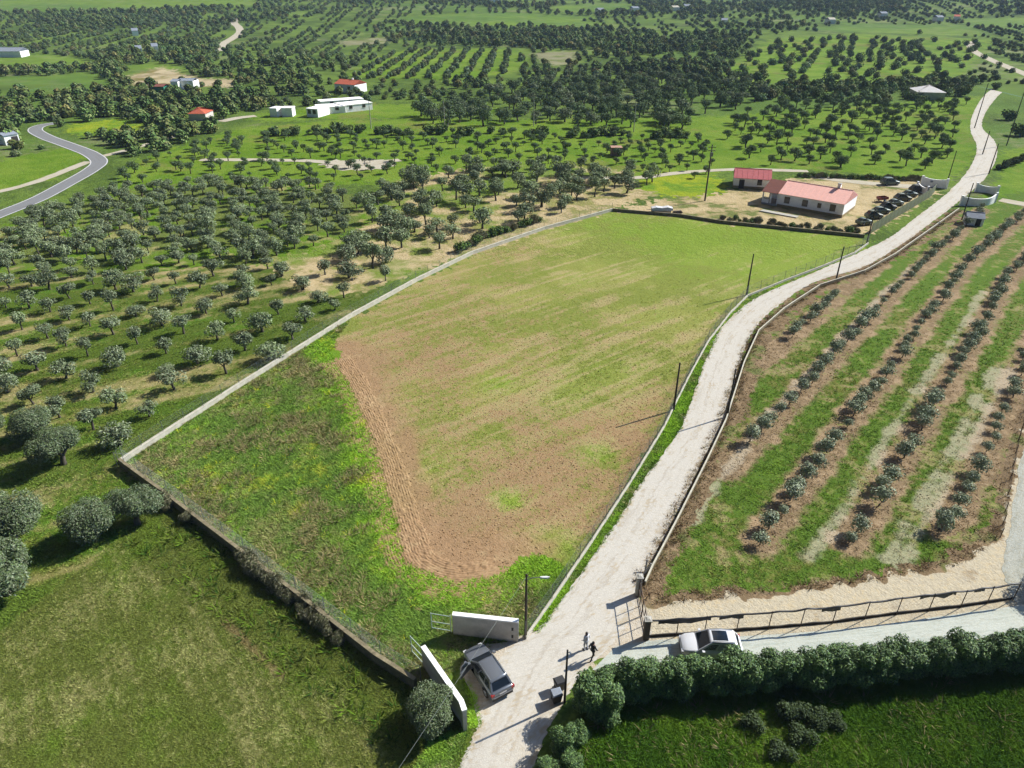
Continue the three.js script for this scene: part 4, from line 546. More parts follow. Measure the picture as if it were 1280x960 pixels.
// ---------- walls and fences ----------
{
  const wall = (name, pts, t, h, mat, label, cap) => {
    const p = straight(pts, 0.6), o = thing(name, label, 'wall', p[0].clone()), rel = p.map((q) => q.clone().sub(p[0]));
    const hh = rel.map((q, i) => h * (1 + (fbm(i / 4 + h * 7, t * 31) - 0.5) * 0.12));
    new MB().wall(rel, t, (i) => hh[i]).build('masonry', mat, o, true);
    if (cap) new MB().wall(rel.map((q, i) => V(q.x, q.y + hh[i] + 0.052, q.z)), t + 0.03, 0.04).build('coping', cap, o, true);
  };
  wall('boundary_wall', WALL_LEFT, 0.3, 0.5, M.creamWall, 'long low whitewashed wall between the plot and the olive slope', M.creamWall);
  wall('boundary_wall', WALL_NEAR.map((p, i) => i ? p : p.clone().add(V(0.2, 0, 0.2))), 0.26, 0.85, M.stoneWall, 'weathered stone wall running from the wall corner to the gate', M.stoneWall);
  wall('boundary_wall', WALL_ROAD, 0.14, 0.24, M.greyWall, 'low pale kerb wall along the green road verge', M.creamWall);
  wall('boundary_wall', WALL_TOP, 0.24, 0.6, M.stoneWall, 'low shaded wall between the plot and the farmhouse garden');
  wall('boundary_wall', WALL_RIGHT, 0.1, 0.42, M.stoneWall, 'low wall between the gravel road and the young olive rows', M.creamWall);
  // wire fences: posts, and mesh panels of crossed wires
  const fence = (pts, every, h, y0, label, { postR = 0.025, postMat = M.steel, gap = 0.22, wireR = 0.004, mesh = true, wireMat = M.wire, side = 0 } = {}) => {
    const line = straight(pts, every), o = thing('wire_fence', label, 'fence', line[0].clone());
    const rel = line.map((q) => q.clone().sub(line[0])), post = new MB().cyl(0, 0, y0 - 0.05, y0 + h, postR, postR, 6).geo();
    rel.forEach((q) => { const m = addMesh('post', post, postMat, o); m.position.copy(q); });
    for (let i = 0; mesh && i + 1 < rel.length; i++) {
      const a = rel[i], b = rel[i + 1], L = a.distanceTo(b), m = new MB(), e = b.clone().sub(a).normalize(), P = (s, y) => V(a.x + e.x * s, a.y + y, a.z + e.z * s);
      for (const y of [y0 + 0.05, y0 + h * 0.5, y0 + h - 0.03]) m.tube([P(0, y), P(L, y)], wireR * 1.4, wireR * 1.4, 3);
      for (let s = -h; s < L; s += gap) { const a0 = Math.max(0, s), a1 = Math.min(L, s + h); if (a1 - a0 < 0.05) continue; m.tube([P(a0, y0 + a0 - s), P(a1, y0 + a1 - s)], wireR, wireR, 3); m.tube([P(a0, y0 + h - (a0 - s)), P(a1, y0 + h - (a1 - s))], wireR, wireR, 3); }
      m.build('mesh_panel', wireMat, o);
    }
    return o;
  };
  fence(WALL_LEFT, 3, 1.3, 0.5, 'wire mesh fence standing on the long whitewashed wall', { gap: 0.3 });
  fence(WALL_NEAR.map((p) => p.clone().add(V(0.35, 0, -0.25))), 3, 1.9, 0, 'wire mesh fence inside the weathered stone wall', { gap: 0.24 });
  fence(offset(WALL_ROAD, 0.0), 2.8, 1.6, 0.23, 'wire mesh fence standing on the low kerb wall', { gap: 0.2 });
  fence(poly(810, 798, 880, 793, 960, 787, 1040, 780, 1120, 769, 1200, 760, 1266, 750), 2.35, 1.9, 0, 'post fence with sagging dark net between the lane and the dirt track', { postR: 0.035, postMat: M.rust, gap: 0.5, wireR: 0.003, wireMat: M.rust });
  fence(poly(1250, 672, 1256, 640, 1262, 600, 1272, 552, 1295, 480), 2.4, 1.1, 0, 'rusty wire fence between the young olives and the worn track', { postR: 0.035, postMat: M.rust, gap: 0.25, wireMat: M.rust });
  const net = thing('rolled_net', 'dark rolled shade net sagging along the top of the post fence', 'net', px(810, 798)), c = straight(poly(810, 798, 880, 793, 960, 787, 1040, 780, 1120, 769, 1200, 760, 1266, 750), 0.3), c0 = c[0];
  new MB().tube(c.map((p, i) => V(p.x - c0.x, 1.86 - 0.1 * Math.abs(Math.sin(i * 0.3 / 2.35 * Math.PI)) + (vn(i / 3, 2) - 0.5) * 0.08, p.z - c0.z)), 0.07, 0.07, 7).build('roll', M.black, net, false);
  { const m = new MB(); c.forEach((p, i) => { if (i + 1 < c.length && vn(i / 5, 8) > 0.35) { const q = c[i + 1], d = 0.12 + vn(i / 2, 5) * 0.35, d2 = 0.12 + vn((i + 1) / 2, 5) * 0.35, y = 1.82 - 0.1 * Math.abs(Math.sin(i * 0.3 / 2.35 * Math.PI)); m.face([p.x - c0.x, y, p.z - c0.z], [q.x - c0.x, y, q.z - c0.z], [q.x - c0.x, y - d2, q.z - c0.z + 0.03], [p.x - c0.x, y - d, p.z - c0.z + 0.03]); } }); m.build('torn_flap', M.black, net); }
  const low = thing('bottom_rail', 'dark earth bank board at the foot of the post fence', 'board', c0.clone()); new MB().wall(c.map((p) => V(p.x - c0.x, 0, p.z - c0.z - 0.12)), 0.08, (i) => 0.16 + vn(i / 3, 12) * 0.1).build('board', M.darkWood, low);
  // green screen fence beside the farmhouse
  const g = straight(poly(1088, 292, 1120, 272, 1145, 257, 1163, 246, 1168, 240), 2.5), s = thing('screen_fence', 'olive-green screen fence between the farmhouse yard and the road', 'fence', g[0].clone());
  g.forEach((p, i) => { const q = p.clone().sub(g[0]); const m = new MB().cyl(q.x, q.z, 0, 2, 0.04).build('post', M.steel, s); if (i + 1 < g.length) { const e = g[i + 1].clone().sub(g[0]); new MB().wall([q.clone().setY(0.08), q.clone().lerp(e, 0.5).setY(0.08).add(V(0.05, 0, 0)), e.clone().setY(0.08)], 0.03, 1.8).build('screen_panel', M.greenNet, s); } });
}
// ---------- field gate: wing walls and open leaves ----------
function wingWall(label, pts, h, t, mat, slots) {
  const o = thing('gate_wall', label, 'wall', pts[0].clone()), r = pts.map((p) => p.clone().sub(pts[0]));
  new MB().wall(r, t, h).build('masonry', mat, o); new MB().wall(r.map((p) => V(p.x, h + 0.052, p.z)), t + 0.08, 0.07).build('coping', M.whiteWall, o);
  if (slots) { const e = r.at(-1).clone().normalize(), n = V(-e.z, 0, e.x).multiplyScalar(t / 2 + 0.012), c = e.clone().multiplyScalar(r.at(-1).length() - 0.42); for (const y of [0.55, 1.3]) new MB().at(c.x + n.x, y, c.z + n.z, Math.atan2(-e.z, e.x)).box(-0.07, 0.07, -0.14, 0.14, -0.02, 0.02).build('meter_box', M.black, o); }
  return o;
}
function gateLeaf(label, a, b, h, mat, bars, uprights, r = 0.035, cat = 'gate') {
  const o = thing('gate_leaf', label, cat, a.clone()), e = b.clone().sub(a), P = (s, y) => V(e.x * s, y, e.z * s);
  for (const y of bars) new MB().tube([P(0, y * h), P(1, y * h)], r, r, 6).build('rail', mat, o);
  for (const s of uprights) new MB().tube([P(s, 0), P(s, h + (s === 0 ? 0.08 : 0))], r * 1.1, r * 1.1, 6).build('upright', mat, o);
  return o;
}
{
  const a = px(567, 792), b = px(648, 801), c = px(531, 833), d = px(578, 902), e = px(582, 914);
  wingWall('pale rendered gate wall beside the lamp post', [a, b], 2, 0.26, M.greyWall, true);
  wingWall('pale gate wall standing against the silvery olive tree', [c, d, e], 2, 0.26, M.greyWall);
  gateLeaf('open pale metal gate leaf beside the gate wall with meter boxes', px(564, 791), px(540, 787), 1.75, M.gatePaint, [0.12, 0.5, 0.97], [0, 1]);
  gateLeaf('open pale metal gate leaf beside the olive tree gate wall', px(529, 831), px(515, 816), 1.75, M.gatePaint, [0.12, 0.5, 0.97], [0, 1]);
  // rusty gate on the other side of the road
  const g1 = px(797, 744), g2 = px(807, 798);
  const pillar = (p, label, mat) => { const o = thing('gate_pillar', label, 'pillar', p); new MB().box(-0.2, 0.2, -0.05, 1.95, -0.2, 0.2).build('shaft', mat, o); new MB().box(-0.27, 0.27, 1.953, 2.05, -0.27, 0.27).box(-0.2, 0.2, 2.053, 2.12, -0.2, 0.2, 0.12, 0.12).build('cap', M.concrete, o); };
  pillar(g1, 'weathered gate pillar at the low wall end', M.concrete); pillar(g2, 'dark weathered gate pillar at the end of the post fence', M.wood);
  const mid = g1.clone().lerp(g2, 0.5), q1 = g1.clone().lerp(mid, 0.12), q2 = g2.clone().lerp(mid, 0.12);
  gateLeaf('rusty tube gate leaf hung on the low wall pillar', q1, mid.clone().lerp(g1, 0.01), 1.75, M.rust, [0.06, 0.5, 1], [0, 0.5, 1], 0.03);
  gateLeaf('rusty tube gate leaf hung on the post fence pillar', q2, mid.clone().lerp(g2, 0.03), 1.75, M.rust, [0.06, 0.5, 1], [0, 0.5, 1], 0.03);
  for (const [x, y, t, L] of [[802, 722, 0.3, 1.5], [806, 716, 1.2, 1.1]]) { const o = thing('broken_post', 'pale broken concrete post leaning at the end of the low wall', 'post', px(x, y), t, 'broken posts by the rusty gate'); new MB().at(0, 0, 0, 0, 0, -0.5).box(-0.06, 0.06, -0.05, L, -0.06, 0.06).build('shaft', M.concrete, o); new MB().at(0, 0, 0, 0, 0, -0.5).cyl(0, 0, L + 0.002, L + 0.12, 0.012).build('bar', M.rust, o); }
  const stake = thing('steel_stake', 'thin steel corner stake with wire stays at the wall corner', 'stake', px(147, 583)); new MB().cyl(0, 0, -0.05, 1.7, 0.03).build('pole', M.steel, stake); new MB().tube([V(0, 1.65, 0), V(1.6, 0.55, -1.05)], 0.008, 0.008, 4).tube([V(0, 1.65, 0), V(1.3, 0.97, 0.95)], 0.008, 0.008, 4).build('stay', M.wire, stake);
}
// ---------- poles and cable ----------
function pole(label, p, h, { arm, cross, r = 0.11, mat = M.wood, lean = 0, group } = {}) {
  const o = thing('utility_pole', label, 'pole', p.clone(), 0, group); o.rotation.z = lean;
  new MB().tube([V(0, -0.1, 0), V(0, h * 0.5, 0), V(0, h, 0)], r * 1.15, r * 0.75, 10).build('shaft', mat, o, false);
  if (arm) { new MB().tube([V(0, h - 0.5, 0), V(0.5, h - 0.3, 0), V(1.05, h - 0.28, 0)], 0.03, 0.03, 6).build('lamp_arm', M.steel, o); new MB().loft([[0.95, 0.05], [1.1, 0.1], [1.4, 0.11], [1.6, 0.04]].map(([x, w]) => [[x, h - 0.31, -w], [x, h - 0.22, -w * 0.7], [x, h - 0.22, w * 0.7], [x, h - 0.31, w]])).build('lamp_head', M.white, o); }
  if (cross) { for (const y of cross) { const c = new MB().box(-0.75, 0.75, h - y - 0.06, h - y + 0.06, 0.1, 0.2).build('crossarm', M.wood, o); for (const x of [-0.65, 0, 0.65]) new MB().cyl(x, 0.15, h - y + 0.063, h - y + 0.24, 0.05, 0.035, 8).build('insulator', M.white, c); } if (cross.length > 1) new MB().box(-0.3, 0.3, h - 2.3, h - 1.5, 0.13, 0.5).build('switch_box', M.steel, o); }
  else { new MB().tube([V(0, h - 0.25, 0), V(0.12, h - 0.2, 0.02)], 0.03, 0.03, 6).build('hook', M.steel, o); }
  return o;
}
pole('wooden lamp pole with a white lamp head beside the gate wall', px(657, 797), 6.3, { arm: true, r: 0.1 });
pole('slim dark pole rising from the hedge corner beside the bins', V(3.5, 0, -30.4), 5.1, { r: 0.08, mat: M.darkWood });
pole('wooden pole on the kerb wall casting a shadow over bare soil', px(842, 513), 6, { mat: M.darkWood });
pole('wooden pole at the sharp bend of the kerb wall', px(933, 369), 6.5, { mat: M.darkWood });
pole('dark pole on the low wall opposite the bare soil', px(909, 521), 6, { mat: M.darkWood, r: 0.09 });
pole('dark pole on the low wall at the outside of the road bend', px(1045, 350), 5.5, { mat: M.darkWood });
pole('wooden pole at the corner of the plot below the farmhouse', px(1083, 305), 6.4, { mat: M.darkWood });
pole('tall power pole with crossarms and a switch box near the farmhouse', px(881, 251), 11.6, { cross: [0.5, 1.2], r: 0.16 });
pole('dark pole between the curved gate wall and the small hut', px(1202, 275), 7.2, { mat: M.darkWood });
pole('slim pole behind the white entrance wall', px(1182, 234), 8, { mat: M.darkWood, r: 0.1 });
for (const [x, y, h] of [[1218, 160, 13], [1228, 193, 6], [1236, 217, 7], [1258, 182, 15]]) pole('wooden pole beside the upper stretch of the gravel road', px(x, y), h, { mat: M.darkWood, r: 0.13, group: 'poles of the upper road' });
for (const [x, y, h] of [[556, 162, 9], [667, 158, 9], [792, 165, 9], [464, 161, 8]]) pole('pale slim concrete pole in the pasture hedgerow', px(x, y), h, { mat: M.concrete, r: 0.12, group: 'poles of the pasture hedgerow' });
{
  const a = px(657, 797), b = px(497, 960, 5.6), d = b.clone().sub(V(a.x, 6.1, a.z)), end = V(a.x, 6.1, a.z).addScaledVector(d, 2.4); const base = V(end.x, 0, end.z);
  pole('wooden pole carrying the overhead cable below the gate', base, end.y + 0.2, { mat: M.wood });
  const cable = thing('overhead_cable', 'thin grey overhead cable slung from the lamp pole past the gate', 'cable', V(a.x, 0, a.z)), pts = []; for (let k = 0; k <= 16; k++) { const t = k / 16; pts.push(V((end.x - a.x) * t, mix(6.1, end.y, t) - 0.6 * t * (1 - t), (end.z - a.z) * t)); } new MB().tube(pts, 0.008, 0.008, 5).build('strand', M.wire, cable, false);
}
// ---------- vehicles ----------
function wheel(x, y, z, r, w, o) { const t = new MB().disc(x, y, z, r, w, 20).build('tyre', M.tyre, o, false); new MB().disc(x, y, z, r * 0.62, w + 0.02, 14).build('rim', M.rim, t, false); }
function suv(name, label, at, turn, paint, { openDoor, sunroof, L = 4.4, W = 0.9, H = 1.66, group, simple } = {}) {
  const o = thing(name, label, 'car', at, turn, group), h = L / 2, b = 0.98;
  // body: sections from the tail (x = -h) to the nose (x = h)
  const sec = [[-h, 0.45, 0.86, 0.78], [-h + 0.06, 0.3, 0.98, 0.86], [-h + 0.5, 0.26, b + 0.02, W], [-0.4, 0.24, b, W + 0.01], ...(openDoor ? [[-0.2, 0.24, b, W], [-0.199, 0.24, b, W, 1], [0.849, 0.24, b, W, 1], [0.85, 0.24, b, W]] : [[0.7, 0.24, b, W]]), [h - 1.0, 0.25, b - 0.02, W], [h - 0.45, 0.28, b - 0.08, W - 0.05], [h - 0.12, 0.32, b - 0.2, W - 0.16], [h, 0.42, 0.66, W - 0.26]];
  new MB().loft(sec.map(([x, y0, y1, w, cut]) => [[x, y0, -w * 0.9], [x, y0 + 0.15, cut ? -0.12 : -w], [x, mix(y0, y1, 0.6), cut ? -0.12 : -w], [x, y1 - 0.07, cut ? -0.14 : -w * 0.95], [x, y1, -w * 0.82], [x, y1 + 0.03, 0], [x, y1, w * 0.82], [x, y1 - 0.07, w * 0.95], [x, mix(y0, y1, 0.6), w], [x, y0 + 0.15, w], [x, y0, w * 0.9]])).build('body', paint, o, false);
  // cabin: glass house with roof
  const x0 = -h + 0.12, x1 = h - 1.12, X0 = -h + 0.62, X1 = h - 1.95, w0 = W * 0.9, w1 = W * 0.72, q = (x, y, z) => [x, y, z];
  new MB().loft([[q(x0, b, -w0), q(x1, b, -w0), q(x1, b, w0), q(x0, b, w0)], [q(X0, H - 0.08, -w1), q(X1, H - 0.08, -w1), q(X1, H - 0.08, w1), q(X0, H - 0.08, w1)]]).build('cabin', paint, o);
  const rf = [[X0 - 0.1, -0.07], [X0 + 0.08, 0], [(X0 + X1) / 2, 0.035], [X1 - 0.1, 0.005], [X1 + 0.03, -0.06]]; const roof = new MB().loft(rf.map(([x, y]) => [[x, H - 0.09 + y, -w1 - 0.01], [x, H - 0.03 + y, -w1 * 0.92], [x, H + y, -w1 * 0.5], [x, H + 0.01 + y, 0], [x, H + y, w1 * 0.5], [x, H - 0.03 + y, w1 * 0.92], [x, H - 0.09 + y, w1 + 0.01]])).build('roof', paint, o, false);
  if (sunroof) new MB().loft([[X0 + 0.5, 0.022], [(X0 + X1) / 2 + 0.1, 0.045], [X1 - 0.2, 0.018]].map(([x, y]) => [[x, H + y - 0.03, -w1 * 0.66], [x, H + y, -w1 * 0.66], [x, H + y + 0.012, 0], [x, H + y, w1 * 0.66], [x, H + y - 0.03, w1 * 0.66]])).build('sunroof', M.glass, o, false);
  const pane = (name, c, out) => { const m = new MB(), a = c.map((p) => V(...p)), n = a[1].clone().sub(a[0]).cross(a[3].clone().sub(a[0])).normalize().multiplyScalar(out); m.loft([c, a.map((p) => { const k = p.clone().add(n); return [k.x, k.y, k.z]; })]).build(name, M.glass, o); };
  const lp = (u, v, s) => q(mix(mix(x0, x1, u), mix(X0, X1, u), v), mix(b, H - 0.08, v), s * mix(w0, w1, v));
  for (const s of [-1, 1]) for (const [u0, u1] of [[0.1, 0.3], [0.34, 0.6], [0.64, 0.92]]) pane('side_window', [lp(u0, 0.12, s), lp(u1, 0.12, s), lp(u1 - (u1 > 0.9 ? 0.02 : 0), 0.86, s), lp(u0, 0.86, s)], -0.008 * s);
  const fb = (x, X, v, z) => q(mix(x, X, v), mix(b, H - 0.08, v), z * mix(w0, w1, v)); pane('windscreen', [fb(x1, X1, 0.08, -0.88), fb(x1, X1, 0.08, 0.88), fb(x1, X1, 0.94, 0.86), fb(x1, X1, 0.94, -0.86)], -0.01); pane('rear_window', [fb(x0, X0, 0.12, 0.84), fb(x0, X0, 0.12, -0.84), fb(x0, X0, 0.92, -0.82), fb(x0, X0, 0.92, 0.82)], -0.01);
  for (const x of [-h + 0.82, h - 0.86]) for (const s of [-1, 1]) wheel(x, 0.35, s * (W - 0.09), 0.35, 0.22, o);
  if (simple) return o;
  for (const s of [-1, 1]) {
    new MB().box(-h - 0.012, -h + 0.16, 0.7, 0.92, s * (W - 0.14) - 0.1, s * (W - 0.14) + 0.13).build('tail_light', M.redLamp, o); new MB().box(h - 0.3, h - 0.03, 0.62, 0.74, s * (W - 0.3) - 0.14, s * (W - 0.3) + 0.12).build('headlight', M.clearLamp, o);
    new MB().tube([V(X0 + 0.05, H + 0.01, s * w1 * 0.86), V((X0 + X1) / 2, H + 0.07, s * w1 * 0.88), V(X1 - 0.1, H + 0.01, s * w1 * 0.86)], 0.022, 0.022, 6).build('roof_rail', M.steel, o, false);
    new MB().box(x1 - 0.42, x1 - 0.24, b + 0.02, b + 0.16, s * (W + 0.08) - 0.09, s * (W + 0.08) + 0.09).build('mirror', paint, o);
    for (const x of [-h + 0.82, h - 0.86]) new MB().loft([0, 1, 2, 3, 4, 5, 6, 7, 8].map((k) => { const a = k / 8 * Math.PI, c = Math.cos(a), d = Math.sin(a); return [[x + c * 0.36, 0.36 + d * 0.36, s * (W - 0.02)], [x + c * 0.43, 0.36 + d * 0.43, s * (W - 0.02)], [x + c * 0.43, 0.36 + d * 0.43, s * (W + 0.03)], [x + c * 0.36, 0.36 + d * 0.36, s * (W + 0.03)]]; })).build('wheel_arch', M.dark, o);
  }
  new MB().box(-h - 0.06, -h + 0.1, 0.36, 0.58, -W * 0.85, W * 0.85, 0.02, 0.06).build('rear_bumper', M.dark, o); new MB().box(-h - 0.07, -h - 0.01, 0.59, 0.63, -W * 0.8, W * 0.8).build('bumper_trim', M.rim, o); new MB().box(-h - 0.02, -h + 0.02, 0.68, 0.79, -0.26, 0.26).build('number_plate', M.white, o); new MB().box(h - 0.1, h + 0.03, 0.45, 0.62, -0.45, 0.45).build('grille', M.black, o);
  if (openDoor) {                                             // the driver's door swung wide, a seat inside the opening
    new MB().box(-0.12, 0.36, 0.4, 0.56, -0.66, -0.2).box(-0.19, -0.06, 0.562, 0.97, -0.64, -0.22).build('seat', M.dark, o);
    const d = new THREE.Group(); d.name = 'door'; d.position.set(0.86, 0, -W); d.rotation.y = -1.15; o.add(d);
    new MB().box(-1.02, 0, 0.36, b, -0.05, 0.05, 0, 0.015).build('door_panel', paint, d); new MB().box(-0.96, -0.1, b + 0.01, b + 0.46, -0.012, 0.012, 0.2, 0).build('door_window', M.glass, d); new MB().tube([V(-1, b, 0), V(-0.84, b + 0.48, 0), V(-0.35, b + 0.48, 0), V(-0.03, b, 0)], 0.022, 0.022, 5).build('window_frame', paint, d); new MB().box(-0.3, -0.12, b + 0.02, b + 0.16, -0.26, -0.06).build('door_mirror', paint, d);
  }
  return o;
}
{
  const f = px(594, 826), r = px(622, 868), c = px(609, 845); suv('parked_car', 'dark grey estate car with its driver door open by the field gate', V(c.x, 0.026, c.z), Math.atan2(-(f.z - r.z), f.x - r.x), M.silverPaint, { openDoor: true, H: 1.6, L: 4.35 });
  const w = px(886, 813); suv('parked_car', 'white car with a black glass roof parked behind the hedge', V(w.x, 0.026, w.z + 0.1), Math.PI - 0.06, M.whitePaint, { sunroof: true, L: 4.3 });
  const spots = [[1080, 281, 0.2], [1092, 273, 0.1], [1101, 267, 0.15], [1110, 262, 0.1], [1119, 257, 0.2], [1128, 251, 0.1], [1137, 246, 0.15], [1146, 240, 0.1]];
  spots.forEach(([x, y, t], i) => { const p = px(x, y), paint = [M.armyPaint, M.armyBrown, M.armyPaint, M.armyPale][i * 3 % 4], tone = paint === M.armyPaint ? 'dark green' : paint === M.armyPale ? 'pale khaki' : 'brownish green'; suv('old_jeep', `${tone} old off-road vehicle parked in the row along the screen fence`, V(p.x, 0.004, p.z), t * 2 - 0.1, paint, { simple: true, L: 3.2 + (i % 3) * 0.2, W: 0.74, H: 1.45 + (i % 2) * 0.2, group: `${tone} vehicles along the screen fence` }); });
  { const p = px(1112, 231); suv('old_jeep', 'dark green off-road vehicle parked on the gravel beyond the farmhouse drive', V(p.x, 0.004, p.z), 0.1, M.armyPaint, { simple: true, L: 4.2, W: 0.85, H: 1.7 }); }
  const p = px(1102, 252), t = thing('farm_trailer', 'small rusty red trailer standing in the farmhouse yard', 'trailer', V(p.x, 0.004, p.z), 0.3); new MB().box(-1, 1, 0.55, 0.62, -0.7, 0.7).build('bed', M.redPaint, t); for (const [a, b, c, d] of [[-1, 1, -0.7, -0.66], [-1, 1, 0.66, 0.7], [-1, -0.96, -0.655, 0.655], [0.96, 1, -0.655, 0.655]]) new MB().box(a, b, 0.622, 1.05, c, d).build('side_board', M.redPaint, t); for (const s of [-1, 1]) wheel(0, 0.34, s * 0.72 - s * 0.0 + s * 0.12, 0.34, 0.18, t); new MB().tube([V(-1, 0.56, 0), V(-2, 0.5, 0)], 0.05, 0.05, 6).tube([V(-1.9, 0.5, 0), V(-1.9, 0.0, 0)], 0.035, 0.035, 6).build('drawbar', M.rust, t);
}
// ---------- bins ----------
[[699, 861, 0.4, 'black wheeled bin with a black lid at the hedge corner', M.black, M.dark], [695, 876, 0.3, 'dark wheeled bin with a grey lid at the hedge corner by the road', M.dark, M.roofGrey]].forEach(([x, y, t, label, body, lid]) => {
  const p = px(x, y), o = thing('wheeled_bin', label, 'bin', V(p.x, 0.0, p.z), t); o.scale.setScalar(0.85); new MB().loft([[[-0.3, 0.08, -0.28], [0.3, 0.08, -0.28], [0.3, 0.08, 0.28], [-0.3, 0.08, 0.28]], [[-0.4, 1, -0.36], [0.4, 1, -0.36], [0.4, 1, 0.36], [-0.4, 1, 0.36]]]).build('tub', body, o); new MB().loft([[[-0.44, 1.003, -0.4], [0.44, 1.003, -0.4], [0.44, 1.003, 0.4], [-0.44, 1.003, 0.4]], [[-0.36, 1.12, -0.32], [0.36, 1.12, -0.32], [0.36, 1.12, 0.32], [-0.36, 1.12, 0.32]]]).build('lid', lid, o); for (const s of [-1, 1]) new MB().disc(s * 0.27, 0.1, -0.3, 0.1, 0.06, 12, 'x').build('wheel', M.tyre, o);
});
// ---------- people ----------
function blend(bones, k) { return (x, y, z) => { let s = 0; let m = 1e9; for (const [a, b, ra, rb] of bones) { const bx = b[0] - a[0], by = b[1] - a[1], bz = b[2] - a[2], t = clamp(((x - a[0]) * bx + (y - a[1]) * by + (z - a[2]) * bz) / (bx * bx + by * by + bz * bz + 1e-9)), d = Math.hypot(x - a[0] - bx * t, y - a[1] - by * t, z - a[2] - bz * t) - mix(ra, rb, t); s += Math.exp(-d / k); m = Math.min(m, d); } return s > 0 ? -k * Math.log(s) : m; }; }
function skin(field, lo, hi, res, paint) {
  const c = lo.map((v, i) => (v + hi[i]) / 2), half = Math.max(...lo.map((v, i) => (hi[i] - v) / 2)) * 1.06, mc = new MarchingCubes(res, new THREE.MeshStandardMaterial(), false, false, 120000); mc.isolation = 0; const f = mc.field;
  for (let k = 0; k < res; k++) for (let j = 0; j < res; j++) for (let i = 0; i < res; i++) f[k * res * res + j * res + i] = -field(c[0] + (i - res / 2) / (res / 2) * half, c[1] + (j - res / 2) / (res / 2) * half, c[2] + (k - res / 2) / (res / 2) * half);
  mc.update(); const n = mc.count, p = new Float32Array(n * 3), q = new Float32Array(n * 3), cl = new Float32Array(n * 3);
  for (let i = 0; i < n; i++) { for (let a = 0; a < 3; a++) { p[i * 3 + a] = mc.positionArray[i * 3 + a] * half + c[a]; q[i * 3 + a] = mc.normalArray[i * 3 + a]; } const t = paint(p[i * 3], p[i * 3 + 1], p[i * 3 + 2]); cl.set(t, i * 3); }
  const g = new THREE.BufferGeometry(); g.setAttribute('position', new THREE.BufferAttribute(p, 3)); g.setAttribute('normal', new THREE.BufferAttribute(q, 3)); g.setAttribute('color', new THREE.BufferAttribute(cl, 3)); return g;
}
function hand(w, dir, side, paint) {                          // palm, four fingers and a thumb, slightly curled
  const b = [], at = (u, v, k) => [w[0] + dir[0] * u + side[0] * v, w[1] + dir[1] * u + side[1] * v + k, w[2] + dir[2] * u + side[2] * v];
  b.push([at(0, 0, 0), at(0.045, 0.018, 0), 0.022, 0.02], [at(0.02, -0.012, 0), at(0.08, -0.022, 0), 0.018, 0.017], [at(0.02, 0.012, 0), at(0.08, 0.022, 0), 0.018, 0.017]);
  [[-0.03, 0.068], [-0.01, 0.082], [0.011, 0.076], [0.031, 0.058]].forEach(([v, L]) => { b.push([at(0.085, v * 0.9, 0), at(0.085 + L * 0.55, v * 1.1, 0.008), 0.0095, 0.0085], [at(0.085 + L * 0.55, v * 1.1, 0.008), at(0.085 + L * 0.9, v * 1.1, 0.026), 0.0085, 0.007]); });
  b.push([at(0.02, -0.025, 0.004), at(0.055, -0.055, 0.012), 0.011, 0.01], [at(0.055, -0.055, 0.012), at(0.085, -0.06, 0.02), 0.0095, 0.008]);
  const m = at(0.08, 0, 0.01); return skin(blend(b, 0.004), m.map((v) => v - 0.12), m.map((v) => v + 0.12), 44, paint);
}
